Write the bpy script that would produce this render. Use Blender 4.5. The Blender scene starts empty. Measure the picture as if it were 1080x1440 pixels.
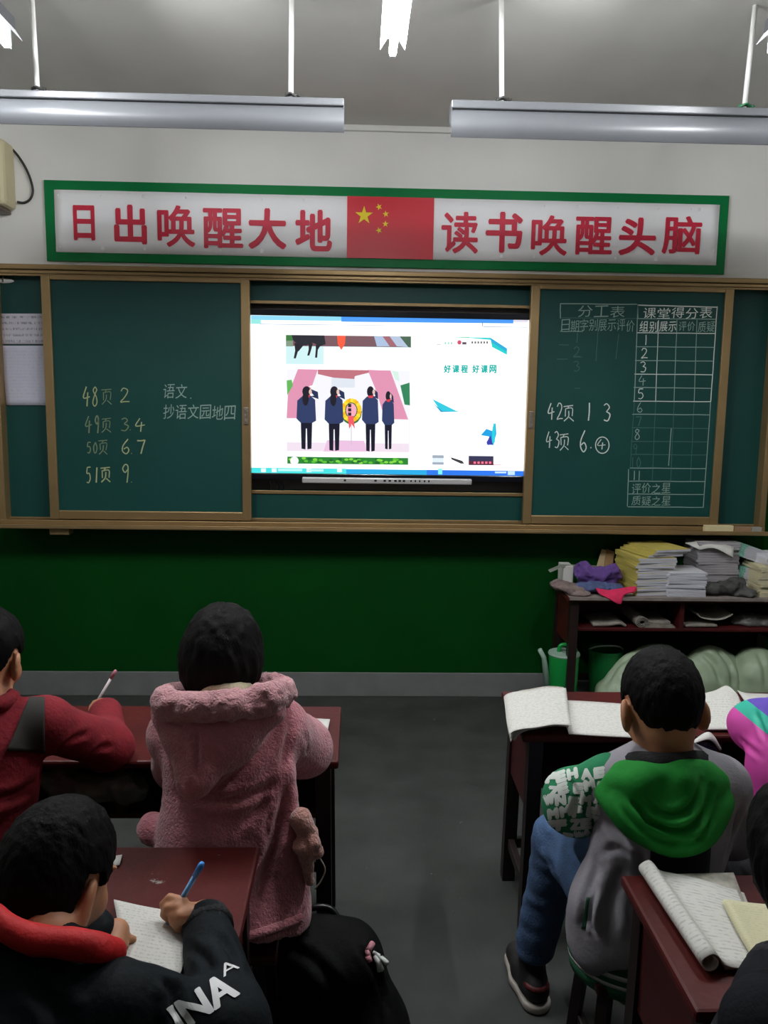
import bpy, bmesh, math, random
import numpy as np
from mathutils import Vector, Matrix
from mathutils.bvhtree import BVHTree

# ------------------------------------------------------------------ camera, world, exposure
SC = bpy.context.scene
COL = SC.collection
CAM_LOC = np.array([0.0, 0.0, 1.64])
FPX = 1165.0                                   # focal length in pixels of the 1080x1440 frame
YAW, PITCH, ROLL = 1.877, -7.846, 0.858
EXPOSURE = 0.0
TUBE_POWER = 430.0
SCREEN_POWER = 1.5

def cam_basis():
    yw, pt, rl = [math.radians(a) for a in (YAW, PITCH, ROLL)]
    f = np.array([math.sin(yw)*math.cos(pt), math.cos(yw)*math.cos(pt), math.sin(pt)])
    r = np.array([math.cos(yw), -math.sin(yw), 0.0])
    u = np.cross(r, f)
    return math.cos(rl)*r + math.sin(rl)*u, -math.sin(rl)*r + math.cos(rl)*u, f
CR, CU, CF = cam_basis()

def at(px, py, y=None, z=None):
    """the point of the room at depth y (or height z) that the photograph shows at a pixel"""
    d = CF + CR*(px-540)/FPX + CU*(720-py)/FPX
    t = (y-CAM_LOC[1])/d[1] if y is not None else (z-CAM_LOC[2])/d[2]
    return CAM_LOC + d*t

cam_data = bpy.data.cameras.new('camera')
cam = bpy.data.objects.new('camera', cam_data)
COL.objects.link(cam)
cam.matrix_world = Matrix([[CR[0], CU[0], -CF[0], CAM_LOC[0]], [CR[1], CU[1], -CF[1], CAM_LOC[1]],
                           [CR[2], CU[2], -CF[2], CAM_LOC[2]], [0, 0, 0, 1]])
cam_data.sensor_fit = 'HORIZONTAL'
cam_data.sensor_width = 36.0
cam_data.lens = 36.0*FPX/1080.0
cam_data.clip_start = 0.02
SC.camera = cam
world = bpy.data.worlds.new('room_world')
SC.world = world
world.use_nodes = True
world.node_tree.nodes['Background'].inputs[0].default_value = (0.5, 0.55, 0.6, 1)
world.node_tree.nodes['Background'].inputs[1].default_value = 0.05
SC.view_settings.view_transform = 'Standard'
SC.view_settings.look = 'None'
SC.view_settings.gamma = 1.0
SC.view_settings.use_curve_mapping = False
SC.view_settings.exposure = EXPOSURE
try:
    SC.cycles.max_bounces = 8
    SC.cycles.diffuse_bounces = 5
    SC.cycles.use_denoising = True
    SC.cycles.sample_clamp_indirect = 4.0
except Exception:
    pass
random.seed(7)
RNG = np.random.RandomState(5)

# ------------------------------------------------------------------ materials
def lin(c):
    return tuple(((x/255.0)/12.92 if x/255.0 <= 0.04045 else ((x/255.0+0.055)/1.055)**2.4) for x in c)
MATS = {}
def mat(name, rgb, rough=0.6, metal=0.0, vary=0.0, scale=8.0, bump=0.0, bscale=40.0, spec=0.5, rgb2=None, stretch=None, sheen=0.0, coat=0.0, alpha=1.0, trans=0.0):
    if name in MATS: return MATS[name]
    m = bpy.data.materials.new(name); m.use_nodes = True
    nt = m.node_tree; N = nt.nodes; L = nt.links
    b = N['Principled BSDF']
    c = lin(rgb)
    b.inputs['Base Color'].default_value = (*c, 1)
    b.inputs['Roughness'].default_value = rough
    b.inputs['Metallic'].default_value = metal
    b.inputs['Specular IOR Level'].default_value = spec
    if sheen: b.inputs['Sheen Weight'].default_value = sheen
    if coat: b.inputs['Coat Weight'].default_value = coat
    if alpha < 1: b.inputs['Alpha'].default_value = alpha
    if trans: b.inputs['Transmission Weight'].default_value = trans
    tc = N.new('ShaderNodeTexCoord')
    src = tc.outputs['Object']
    if stretch:
        mp = N.new('ShaderNodeMapping'); mp.inputs['Scale'].default_value = stretch
        L.new(src, mp.inputs[0]); src = mp.outputs[0]
    if vary or rgb2:
        n = N.new('ShaderNodeTexNoise'); n.inputs['Scale'].default_value = scale; n.inputs['Detail'].default_value = 6
        L.new(src, n.inputs['Vector'])
        r = N.new('ShaderNodeValToRGB')
        r.color_ramp.elements[0].position = 0.3; r.color_ramp.elements[1].position = 0.7
        c2 = lin(rgb2) if rgb2 else tuple(min(1, x*(1+vary)) for x in c)
        c1 = c if rgb2 else tuple(x*(1-vary) for x in c)
        r.color_ramp.elements[0].color = (*c1, 1); r.color_ramp.elements[1].color = (*c2, 1)
        L.new(n.outputs['Fac'], r.inputs[0]); L.new(r.outputs[0], b.inputs['Base Color'])
    if bump:
        n2 = N.new('ShaderNodeTexNoise'); n2.inputs['Scale'].default_value = bscale; n2.inputs['Detail'].default_value = 5
        L.new(src, n2.inputs['Vector'])
        bp = N.new('ShaderNodeBump'); bp.inputs['Strength'].default_value = bump; bp.inputs['Distance'].default_value = 0.01
        L.new(n2.outputs['Fac'], bp.inputs['Height']); L.new(bp.outputs[0], b.inputs['Normal'])
    MATS[name] = m
    return m
def emit(name, rgb, power=1.0):
    if name in MATS: return MATS[name]
    m = bpy.data.materials.new(name); m.use_nodes = True
    b = m.node_tree.nodes['Principled BSDF']
    b.inputs['Base Color'].default_value = (0.01, 0.01, 0.01, 1)
    b.inputs['Roughness'].default_value = 0.3
    b.inputs['Emission Color'].default_value = (*lin(rgb), 1)
    b.inputs['Emission Strength'].default_value = power
    MATS[name] = m
    return m
def chipped(name, rgb, chip, rough=0.35, amount=0.68, scale=9.0):
    """painted wood or concrete with worn specks of another colour"""
    if name in MATS: return MATS[name]
    m = mat(name, rgb, rough, vary=0.3, scale=5, bump=0.08, bscale=60)
    nt = m.node_tree; N = nt.nodes; L = nt.links; b = N['Principled BSDF']
    old = b.inputs['Base Color'].links[0].from_socket
    tc = N.new('ShaderNodeTexCoord')
    n = N.new('ShaderNodeTexNoise'); n.inputs['Scale'].default_value = scale; n.inputs['Detail'].default_value = 9
    n.inputs['Roughness'].default_value = 0.75
    L.new(tc.outputs['Object'], n.inputs['Vector'])
    r = N.new('ShaderNodeValToRGB'); r.color_ramp.elements[0].position = amount; r.color_ramp.elements[1].position = amount+0.03
    L.new(n.outputs['Fac'], r.inputs[0])
    mx = N.new('ShaderNodeMixRGB'); mx.inputs[2].default_value = (*lin(chip), 1)
    L.new(r.outputs[0], mx.inputs[0]); L.new(old, mx.inputs[1]); L.new(mx.outputs[0], b.inputs['Base Color'])
    return m
def printed(name, rgb, ink, scale=(1, 90, 1), axis='UV', strength=0.35):
    """paper with faint lines of print: bands broken up by noise"""
    if name in MATS: return MATS[name]
    m = bpy.data.materials.new(name); m.use_nodes = True
    nt = m.node_tree; N = nt.nodes; L = nt.links; b = N['Principled BSDF']
    b.inputs['Roughness'].default_value = 0.8
    tc = N.new('ShaderNodeTexCoord')
    mp = N.new('ShaderNodeMapping'); mp.inputs['Scale'].default_value = scale
    L.new(tc.outputs[axis], mp.inputs[0])
    w = N.new('ShaderNodeTexWave'); w.bands_direction = 'Y'; w.inputs['Scale'].default_value = 0.32
    L.new(mp.outputs[0], w.inputs['Vector'])
    n = N.new('ShaderNodeTexNoise'); n.inputs['Scale'].default_value = 14
    mp2 = N.new('ShaderNodeMapping'); mp2.inputs['Scale'].default_value = (3.5, scale[1]*.16, 1)
    L.new(tc.outputs[axis], mp2.inputs[0]); L.new(mp2.outputs[0], n.inputs['Vector'])
    n.inputs['Scale'].default_value = 8
    r1 = N.new('ShaderNodeValToRGB'); r1.color_ramp.elements[0].position = 0.55; r1.color_ramp.elements[1].position = 0.8
    r2 = N.new('ShaderNodeValToRGB'); r2.color_ramp.elements[0].position = 0.45; r2.color_ramp.elements[1].position = 0.6
    L.new(w.outputs['Fac'], r1.inputs[0]); L.new(n.outputs['Fac'], r2.inputs[0])
    mu = N.new('ShaderNodeMath'); mu.operation = 'MULTIPLY'
    L.new(r1.outputs[0], mu.inputs[0]); L.new(r2.outputs[0], mu.inputs[1])
    mu2 = N.new('ShaderNodeMath'); mu2.operation = 'MULTIPLY'; mu2.inputs[1].default_value = strength
    L.new(mu.outputs[0], mu2.inputs[0])
    mx = N.new('ShaderNodeMixRGB'); mx.inputs[1].default_value = (*lin(rgb), 1); mx.inputs[2].default_value = (*lin(ink), 1)
    L.new(mu2.outputs[0], mx.inputs[0]); L.new(mx.outputs[0], b.inputs['Base Color'])
    MATS[name] = m
    return m

# ------------------------------------------------------------------ object helpers
def link(o, parent=None):
    COL.objects.link(o)
    if parent is not None:
        o.parent = parent
        if parent.parent is None:
            o.matrix_parent_inverse = Matrix.Translation(parent.location).inverted()
    return o
def tag(o, label=None, cat=None, group=None, kind=None):
    if label: o['label'] = label
    if cat: o['category'] = cat
    if group: o['group'] = group
    if kind: o['kind'] = kind
    return o
def thing(name, label, cat, loc=(0, 0, 0), group=None):
    o = bpy.data.objects.new(name, None)
    o.empty_display_size = 0.05
    o.location = Vector([float(v) for v in loc])
    COL.objects.link(o)
    return tag(o, label, cat, group)
def mesh_obj(name, verts, faces, m, parent=None, smooth=False, mats=None, fmat=None, uvs=None):
    me = bpy.data.meshes.new(name)
    me.from_pydata([tuple(map(float, v)) for v in verts], [], [tuple(f) for f in faces])
    for x in (mats or [m]): me.materials.append(x)
    if fmat is not None: me.polygons.foreach_set('material_index', fmat)
    if smooth: me.polygons.foreach_set('use_smooth', [True]*len(me.polygons))
    if uvs is not None:
        ul = me.uv_layers.new(name='UVMap')
        for lp in me.loops: ul.data[lp.index].uv = uvs[lp.vertex_index]
    me.update()
    o = bpy.data.objects.new(name, me)
    return link(o, parent)
class MB:
    """collects shapes; build() links them as one mesh object"""
    def __init__(s): s.v = []; s.f = []; s.fm = []; s.mats = []
    def _mi(s, m):
        if m is None: return 0
        if m not in s.mats: s.mats.append(m)
        return s.mats.index(m)
    def raw(s, verts, faces, m=None):
        n = len(s.v); s.v += [tuple(map(float, v)) for v in verts]
        i = s._mi(m)
        for f in faces: s.f.append(tuple(n+k for k in f)); s.fm.append(i)
        return s
    def box(s, lo, hi, bev=0.0, m=None, M=None):
        bm = bmesh.new(); bmesh.ops.create_cube(bm, size=1.0)
        lo = np.array(lo, float); hi = np.array(hi, float)
        c = (lo+hi)/2; d = hi-lo
        for v in bm.verts: v.co = Vector((c[0]+v.co.x*d[0], c[1]+v.co.y*d[1], c[2]+v.co.z*d[2]))
        if bev > 0:
            bmesh.ops.bevel(bm, geom=list(bm.edges), offset=min(bev, 0.49*min(abs(d))), segments=2, affect='EDGES', profile=0.5)
        bm.verts.index_update()
        vs = [(M @ v.co if M is not None else v.co)[:] for v in bm.verts]
        s.raw(vs, [[v.index for v in f.verts] for f in bm.faces], m); bm.free()
        return s
    def tube(s, pts, r, seg=10, m=None, caps=True, closed=False):
        pts = [np.array(p, float) for p in pts]; n = len(pts)
        rr = r if hasattr(r, '__len__') else [r]*n
        vs = []; fs = []; prev = None
        for i, p in enumerate(pts):
            if closed: t = pts[(i+1) % n]-pts[i-1]
            else: t = pts[min(i+1, n-1)]-pts[max(i-1, 0)]
            t = t/(np.linalg.norm(t)+1e-12)
            if prev is None:
                a = np.array([0, 0, 1.0]) if abs(t[2]) < 0.9 else np.array([1.0, 0, 0])
                u = np.cross(a, t)
            else: u = prev - t*(prev@t)
            u /= np.linalg.norm(u)+1e-12; w = np.cross(t, u); prev = u
            for k in range(seg):
                a = 2*math.pi*k/seg
                vs.append(p+rr[i]*(math.cos(a)*u+math.sin(a)*w))
        for i in range(n if closed else n-1):
            j = (i+1) % n
            for k in range(seg):
                fs.append((i*seg+k, i*seg+(k+1) % seg, j*seg+(k+1) % seg, j*seg+k))
        if caps and not closed:
            fs.append(tuple(range(seg))[::-1]); fs.append(tuple((n-1)*seg+k for k in range(seg)))
        return s.raw(vs, fs, m)
    def lathe(s, prof, c, seg=28, m=None):
        vs = []; fs = []
        for (r, z) in prof:
            for k in range(seg):
                a = 2*math.pi*k/seg
                vs.append((c[0]+r*math.cos(a), c[1]+r*math.sin(a), c[2]+z))
        for i in range(len(prof)-1):
            for k in range(seg):
                fs.append((i*seg+k, i*seg+(k+1) % seg, (i+1)*seg+(k+1) % seg, (i+1)*seg+k))
        return s.raw(vs, fs, m)
    def poly(s, pts, m=None):
        return s.raw(pts, [tuple(range(len(pts)))], m)
    def prism(s, pts, d, m=None):
        """a polygon of 3-D points thickened along the vector d"""
        n = len(pts); d = np.array(d, float)
        vs = [np.array(p, float) for p in pts] + [np.array(p, float)+d for p in pts]
        fs = [tuple(range(n))[::-1], tuple(n+k for k in range(n))]
        fs += [(k, (k+1) % n, n+(k+1) % n, n+k) for k in range(n)]
        return s.raw(vs, fs, m)
    def build(s, name, m=None, parent=None, smooth=False):
        return mesh_obj(name, s.v, s.f, m, parent, smooth, mats=(s.mats or None), fmat=(s.fm if s.mats else None))
def autosmooth(o, deg=40):
    me = o.data
    me.polygons.foreach_set('use_smooth', [True]*len(me.polygons))
    try: me.set_sharp_from_angle(angle=math.radians(deg))
    except Exception: pass
    return o
def spline(pts, n=8, closed=False):
    pts = [np.array(p, float) for p in pts]
    if len(pts) < 3: return pts
    out = []; N = len(pts)
    for i in range(N if closed else N-1):
        p1, p2 = pts[i], pts[(i+1) % N]
        p0 = pts[i-1] if (i > 0 or closed) else 2*p1-p2
        p3 = pts[(i+2) % N] if (i+2 < N or closed) else 2*p2-p1
        for k in range(n):
            t = k/n
            out.append(0.5*((2*p1)+(-p0+p2)*t+(2*p0-5*p1+4*p2-p3)*t*t+(-p0+3*p1-3*p2+p3)*t**3))
    if not closed: out.append(pts[-1])
    return out
def sheet(name, rows, m, parent=None, th=0.0012, sub=6, smooth=True, mats=None):
    """a curved leaf or cloth through a grid of points, with real thickness"""
    R = [spline(r, sub) for r in rows]
    n = len(R[0])
    cols = [spline([R[i][j] for i in range(len(R))], sub) for j in range(n)]
    nr = len(cols[0])
    G = np.array([[cols[j][i] for j in range(n)] for i in range(nr)])
    du = np.gradient(G, axis=1); dv = np.gradient(G, axis=0)
    nn = np.cross(du, dv); nn /= np.linalg.norm(nn, axis=2, keepdims=True)+1e-12
    A = (G+nn*th/2).reshape(-1, 3); B = (G-nn*th/2).reshape(-1, 3)
    off = nr*n; f = []
    for i in range(nr-1):
        for j in range(n-1):
            a, b, c, d = i*n+j, i*n+j+1, (i+1)*n+j+1, (i+1)*n+j
            f.append((a, b, c, d)); f.append((off+d, off+c, off+b, off+a))
    rim = [(0, j) for j in range(n)] + [(i, n-1) for i in range(1, nr)] + [(nr-1, j) for j in range(n-2, -1, -1)] + [(i, 0) for i in range(nr-2, 0, -1)]
    for k in range(len(rim)):
        p = rim[k][0]*n+rim[k][1]; q = rim[(k+1) % len(rim)]; q = q[0]*n+q[1]
        f.append((p, off+p, off+q, q))
    uv = [(j/(n-1), i/(nr-1)) for i in range(nr) for j in range(n)]*2
    return mesh_obj(name, np.vstack([A, B]), f, m, parent, smooth, mats=mats, uvs=uv)
_TXT = {}
def text2d(body, offset=0.0, res=4):
    """outline of a text as flat triangles/polygons: unit size"""
    key = (body, offset, res)
    if key in _TXT: return _TXT[key]
    cu = bpy.data.curves.new('lettering_source', 'FONT'); cu.body = body; cu.offset = offset
    cu.resolution_u = res; cu.fill_mode = 'FRONT'
    o = bpy.data.objects.new('lettering_source', cu); COL.objects.link(o)
    dg = bpy.context.evaluated_depsgraph_get(); dg.update()
    me = o.evaluated_get(dg).to_mesh()
    v = np.array([x.co[:2] for x in me.vertices]).reshape(-1, 2); f = [tuple(p.vertices) for p in me.polygons]
    o.evaluated_get(dg).to_mesh_clear()
    bpy.data.objects.remove(o); bpy.data.curves.remove(cu)
    _TXT[key] = (v, f)
    return v, f
def text_bold(mb, body, O, U, V, m=None, w=0.03, **k):
    """the same, its strokes thickened by w of the box"""
    O, U, V = [np.array(x, float) for x in (O, U, V)]
    for q in range(6):
        a = q*math.pi/3
        text_fit(mb, body, O+np.array([0, -2e-5*q, 0])+(w/2*(1+math.cos(a)))*U+(w/2*(1+math.sin(a)))*V, U*(1-w), V*(1-w), m, **k)
def text_fit(mb, body, O, U, V, m=None, offset=0.0, shear=0.0, th=None, rot=0.0):
    """lay a text into the parallelogram O, O+U, O+V (its ink box fills it)"""
    v, f = text2d(body, offset)
    if len(v) == 0: return
    lo = v.min(0); hi = v.max(0); q = (v-lo)/np.maximum(hi-lo, 1e-6)
    q = np.stack([q[:, 0]+shear*(q[:, 1]-0.5), q[:, 1]], 1)
    O, U, V = [np.array(x, float) for x in (O, U, V)]
    P = O+q[:, :1]*U+q[:, 1:]*V
    if th is None: mb.raw(P, f, m)
    else:
        d = np.array(th, float); n = len(P)
        edges = {}
        for fa in f:
            for a, b in zip(fa, fa[1:]+fa[:1]):
                edges[(a, b)] = 1
        side = [(a, b, b+n, a+n) for (a, b) in edges if (b, a) not in edges]
        mb.raw(np.vstack([P, P+d]), [fa[::-1] for fa in f]+[tuple(k+n for k in fa) for fa in f]+[tuple(s_) for s_ in side], m)
def ribbon(mb, pts, w, nrm, m=None):
    """a flat stroke of width w"""
    pts = [np.array(p, float) for p in pts]; n = len(pts); nrm = np.array(nrm, float)
    vs = []
    for i, p in enumerate(pts):
        t = pts[min(i+1, n-1)]-pts[max(i-1, 0)]; t = t/(np.linalg.norm(t)+1e-12)
        s_ = np.cross(nrm, t); s_ /= np.linalg.norm(s_)+1e-12
        vs += [p+s_*w/2, p-s_*w/2]
    mb.raw(vs, [(2*i, 2*i+1, 2*i+3, 2*i+2) for i in range(n-1)], m)

# ------------------------------------------------------------------ smooth solid modelling (signed distance grid -> mesh)
def vnoise(X, Y, Z, seed=0):
    """value noise in -1..1"""
    X, Y, Z = np.broadcast_arrays(X, Y, Z)
    xi, yi, zi = np.floor(X).astype(np.int64), np.floor(Y).astype(np.int64), np.floor(Z).astype(np.int64)
    fx, fy, fz = X-xi, Y-yi, Z-zi
    fx, fy, fz = [t*t*(3-2*t) for t in (fx, fy, fz)]
    def h(a, b, c):
        n = (a*374761393 + b*668265263 + c*2147483647 + seed*974711) & 0x7fffffff
        n = ((n ^ (n >> 13))*1274126177) & 0x7fffffff
        return ((n ^ (n >> 16)) & 0xffff)/32767.5-1
    r = 0
    for a in (0, 1):
        for b in (0, 1):
            for c in (0, 1):
                r = r + h(xi+a, yi+b, zi+c)*(fx if a else 1-fx)*(fy if b else 1-fy)*(fz if c else 1-fz)
    return r
class SDF:
    def __init__(s, lo, hi, h=0.005):
        s.lo = np.array(lo, float); s.h = h
        n = np.ceil((np.array(hi, float)-s.lo)/h).astype(int)+1
        s.ax = [s.lo[i]+h*np.arange(n[i]) for i in range(3)]
        s.D = np.full(n, 1.0, np.float32)
    def win(s, lo, hi):
        sl = []
        for i in range(3):
            a = int(np.searchsorted(s.ax[i], lo[i])); b = int(np.searchsorted(s.ax[i], hi[i]))
            sl.append(slice(max(a-1, 0), min(b+1, len(s.ax[i]))))
        return tuple(sl), s.ax[0][sl[0]][:, None, None], s.ax[1][sl[1]][None, :, None], s.ax[2][sl[2]][None, None, :]
    def op(s, sl, d, k, mode):
        D = s.D[sl]
        if D.size == 0: return
        if mode == 'u':
            h = np.maximum(k-np.abs(D-d), 0); s.D[sl] = np.minimum(D, d)-h*h/(4*k)
        elif mode == 's':
            d = -d; h = np.maximum(k-np.abs(D-d), 0); s.D[sl] = np.maximum(D, d)+h*h/(4*k)
    def cap(s, a, b, ra, rb=None, k=0.02, mode='u'):
        rb = ra if rb is None else rb
        a = np.array(a, float); b = np.array(b, float); R = max(ra, rb)+k+2*s.h
        sl, X, Y, Z = s.win(np.minimum(a, b)-R, np.maximum(a, b)+R)
        ba = b-a; L = ba@ba+1e-12
        t = np.clip(((X-a[0])*ba[0]+(Y-a[1])*ba[1]+(Z-a[2])*ba[2])/L, 0, 1)
        d = np.sqrt((X-a[0]-t*ba[0])**2+(Y-a[1]-t*ba[1])**2+(Z-a[2]-t*ba[2])**2)-(ra+(rb-ra)*t)
        s.op(sl, d, k, mode); return s
    def chain(s, pts, r, k=0.02, mode='u'):
        rr = r if hasattr(r, '__len__') else [r]*len(pts)
        for i in range(len(pts)-1): s.cap(pts[i], pts[i+1], rr[i], rr[i+1], k, mode)
        return s
    def ell(s, c, r, M=None, k=0.02, mode='u'):
        """ellipsoid; M: rows are its axes"""
        c = np.array(c, float); r = np.array(r, float); R = max(r)+k+2*s.h
        sl, X, Y, Z = s.win(c-R, c+R)
        x, y, z = X-c[0], Y-c[1], Z-c[2]
        if M is not None:
            M = np.array(M, float)
            x, y, z = [M[i][0]*x+M[i][1]*y+M[i][2]*z for i in range(3)]
        k0 = np.sqrt((x/r[0])**2+(y/r[1])**2+(z/r[2])**2); k1 = np.sqrt((x/r[0]**2)**2+(y/r[1]**2)**2+(z/r[2]**2)**2)+1e-9
        s.op(sl, k0*(k0-1)/k1, k, mode); return s
    def box(s, c, hs, rd=0.01, M=None, k=0.01, mode='u'):
        c = np.array(c, float); R = float(np.linalg.norm(hs))+k+2*s.h
        sl, X, Y, Z = s.win(c-R, c+R)
        x, y, z = X-c[0], Y-c[1], Z-c[2]
        if M is not None:
            M = np.array(M, float)
            x, y, z = [M[i][0]*x+M[i][1]*y+M[i][2]*z for i in range(3)]
        q = [np.abs(t)-(hs[i]-rd) for i, t in enumerate(np.broadcast_arrays(x, y, z))]
        d = np.sqrt(sum(np.maximum(t, 0)**2 for t in q))+np.minimum(np.maximum(np.maximum(q[0], q[1]), q[2]), 0)-rd
        s.op(sl, d, k, mode); return s
    def cut(s, p, n, k=0.004):
        """drop everything on the n side of the plane through p"""
        n = np.array(n, float); n /= np.linalg.norm(n)
        d = (s.ax[0][:, None, None]-p[0])*n[0]+(s.ax[1][None, :, None]-p[1])*n[1]+(s.ax[2][None, None, :]-p[2])*n[2]
        h = np.maximum(k-np.abs(s.D-d), 0); s.D = (np.maximum(s.D, d)+h*h/(4*k)).astype(np.float32); return s
    def fn(s, f):
        s.D = f(s.D, s.ax[0][:, None, None], s.ax[1][None, :, None], s.ax[2][None, None, :]).astype(np.float32); return s
    def noise(s, amp, freq, seed=0):
        f = np.array(freq if hasattr(freq, '__len__') else [freq]*3, float)
        m = np.abs(s.D) < amp*3+3*s.h
        i = np.nonzero(m)
        s.D[i] += (amp*vnoise(s.ax[0][i[0]]*f[0], s.ax[1][i[1]]*f[1], s.ax[2][i[2]]*f[2], seed)).astype(np.float32); return s
    def nets(s):
        D = s.D.copy()
        for i in range(3):                        # close the surface at the border of the grid
            sl = [slice(None)]*3; sl[i] = 0; D[tuple(sl)] = np.maximum(D[tuple(sl)], 1e-4)
            sl[i] = -1; D[tuple(sl)] = np.maximum(D[tuple(sl)], 1e-4)
        S = D < 0
        cs = [(a, b, c) for a in (0, 1) for b in (0, 1) for c in (0, 1)]
        n = D.shape
        tot = sum(S[a:n[0]-1+a, b:n[1]-1+b, c:n[2]-1+c].astype(np.int8) for a, b, c in cs)
        act = (tot > 0) & (tot < 8)
        idx = np.argwhere(act); vid = np.full(act.shape, -1, np.int64); vid[act] = np.arange(len(idx))
        pos = np.zeros((len(idx), 3)); cnt = np.zeros((len(idx), 1))
        for a in cs:
            for ax in range(3):
                if a[ax]: continue
                b = list(a); b[ax] = 1
                da = D[idx[:, 0]+a[0], idx[:, 1]+a[1], idx[:, 2]+a[2]]; db = D[idx[:, 0]+b[0], idx[:, 1]+b[1], idx[:, 2]+b[2]]
                m = (da < 0) != (db < 0)
                t = np.where(m, da/np.where(m, da-db, 1), 0)
                p = np.tile(np.array(a, float), (len(idx), 1)); p[:, ax] += t
                pos += p*m[:, None]; cnt += m[:, None]
        V = s.lo+s.h*(idx+pos/np.maximum(cnt, 1))
        Q = []
        for ax in range(3):
            u, w = (ax+1) % 3, (ax+2) % 3
            sa = [slice(1, -1)]*3; sb = [slice(1, -1)]*3
            sa[ax] = slice(0, -1); sb[ax] = slice(1, None)
            A = S[tuple(sa)]; B = S[tuple(sb)]
            e = np.argwhere(A != B); ins = A[A != B]
            o = np.ones(3, int); o[ax] = 0; e = e+o
            def cell(du, dw):
                c = e.copy(); c[:, u] -= du; c[:, w] -= dw
                return vid[c[:, 0], c[:, 1], c[:, 2]]
            q = np.stack([cell(1, 1), cell(0, 1), cell(0, 0), cell(1, 0)], 1)
            q[~ins] = q[~ins][:, ::-1]
            Q.append(q)
        return V, np.vstack(Q)
    def build(s, name, m, parent=None, relax=2, keep=True):
        V, Q = s.nets()
        # a little relaxation evens the grid steps out
        e = np.vstack([Q[:, [0, 1]], Q[:, [1, 2]], Q[:, [2, 3]], Q[:, [3, 0]]])
        for _ in range(relax):
            acc = np.zeros_like(V); c = np.zeros(len(V))
            np.add.at(acc, e[:, 0], V[e[:, 1]]); np.add.at(c, e[:, 0], 1)
            np.add.at(acc, e[:, 1], V[e[:, 0]]); np.add.at(c, e[:, 1], 1)
            V = V*0.5+0.5*acc/np.maximum(c, 1)[:, None]
        me = bpy.data.meshes.new(name)
        me.vertices.add(len(V)); me.vertices.foreach_set('co', V.ravel())
        me.loops.add(Q.size); me.loops.foreach_set('vertex_index', Q.ravel().astype(np.int32))
        me.polygons.add(len(Q)); me.polygons.foreach_set('loop_start', np.arange(0, Q.size, 4, dtype=np.int32))
        me.polygons.foreach_set('loop_total', np.full(len(Q), 4, np.int32))
        me.update(calc_edges=True); me.validate()
        me.polygons.foreach_set('use_smooth', [True]*len(me.polygons))
        me.materials.append(m)
        return link(bpy.data.objects.new(name, me), parent)
def bounds(pts, pad):
    p = np.array(pts, float); return p.min(0)-pad, p.max(0)+pad
def unit(v):
    v = np.array(v, float); return v/np.linalg.norm(v)

# ------------------------------------------------------------------ colours of the place
M_WALL = mat('white_plaster', (224, 223, 219), 0.85, vary=0.03, scale=3, bump=0.04, bscale=30)
M_GREEN = mat('green_wall_paint', (0, 60, 13), 0.55, vary=0.1, scale=2.5, bump=0.03, bscale=25, spec=0.15)
M_SKIRT = mat('grey_cement_skirting', (112, 114, 112), 0.8, vary=0.14, scale=6, bump=0.1, bscale=40)
M_CEIL = mat('ceiling_paint', (210, 209, 203), 0.9, vary=0.04, scale=3)
M_FLOOR = chipped('dark_concrete', (49, 52, 49), (150, 153, 146), 0.62, 0.665, 16.0)
M_GOLD = mat('bronze_aluminium', (158, 132, 92), 0.4, metal=0.6, vary=0.08, scale=6)
M_BOARD = mat('chalkboard_green', (16, 64, 60), 0.5, vary=0.1, scale=2.2, rgb2=(21, 71, 65), spec=0.3)
M_REDWOOD = chipped('red_brown_lacquer', (74, 24, 22), (150, 146, 140), 0.45, 0.645, 9.0)
M_REDWOOD.node_tree.nodes['Principled BSDF'].inputs['Specular IOR Level'].default_value = 0.22
M_DARKWOOD = mat('dark_red_wood', (72, 16, 18), 0.45, vary=0.25, scale=6, stretch=(1, 1, 0.2))
M_BLACKWOOD = mat('dark_leg_paint', (30, 15, 14), 0.5, vary=0.25, scale=6)
M_WHITE = mat('white_paint', (222, 222, 218), 0.5)
M_LAMP = mat('lamp_grey_enamel', (86, 88, 91), 0.4, vary=0.03, scale=12)
M_LAMPWHITE = mat('lamp_white_enamel', (235, 238, 240), 0.45)
M_BLACK = mat('black_plastic', (14, 15, 18), 0.3)
M_SILVER = mat('silver_plastic', (205, 203, 202), 0.35, metal=0.3)
M_PAPER = mat('plain_paper', (204, 203, 197), 0.8, vary=0.04, scale=10)
M_SKIN = mat('skin', (180, 126, 92), 0.55, vary=0.06, scale=14)
M_HAIR = mat('black_hair', (8, 7, 7), 0.65, vary=0.5, scale=30, bump=0.25, bscale=220, spec=0.10, stretch=(1, 1, 0.25))
M_EYE = mat('dark_eye', (24, 16, 12), 0.15)

# ------------------------------------------------------------------ the room
YW = 4.42                                     # front wall
ZC = 3.0
XL, XR, YB = -3.1, 3.3, -5.6
def struct(name, mb, m=None):
    o = mb.build(name, m); o['kind'] = 'structure'; return o
def panelled_wall(name, box_fn):
    mb = MB(); box_fn(mb, 0.0, 1.2, M_GREEN); box_fn(mb, 1.2, ZC, M_WALL); return struct(name, mb)
struct('floor', MB().box((XL, YB, -0.1), (XR, YW, 0)), M_FLOOR)
struct('ceiling', MB().box((XL, YB, ZC), (XR, YW, ZC+0.1)), M_CEIL)
panelled_wall('wall_front', lambda mb, a, b, m: mb.box((XL, YW, a), (XR, YW+0.12, b), m=m))
panelled_wall('wall_left', lambda mb, a, b, m: mb.box((XL-0.12, YB, a), (XL, YW+0.12, b), m=m))
panelled_wall('wall_right', lambda mb, a, b, m: mb.box((XR, YB, a), (XR+0.12, YW+0.12, b), m=m))
panelled_wall('wall_back', lambda mb, a, b, m: mb.box((XL-0.12, YB-0.12, a), (XR+0.12, YB, b), m=m))
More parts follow.
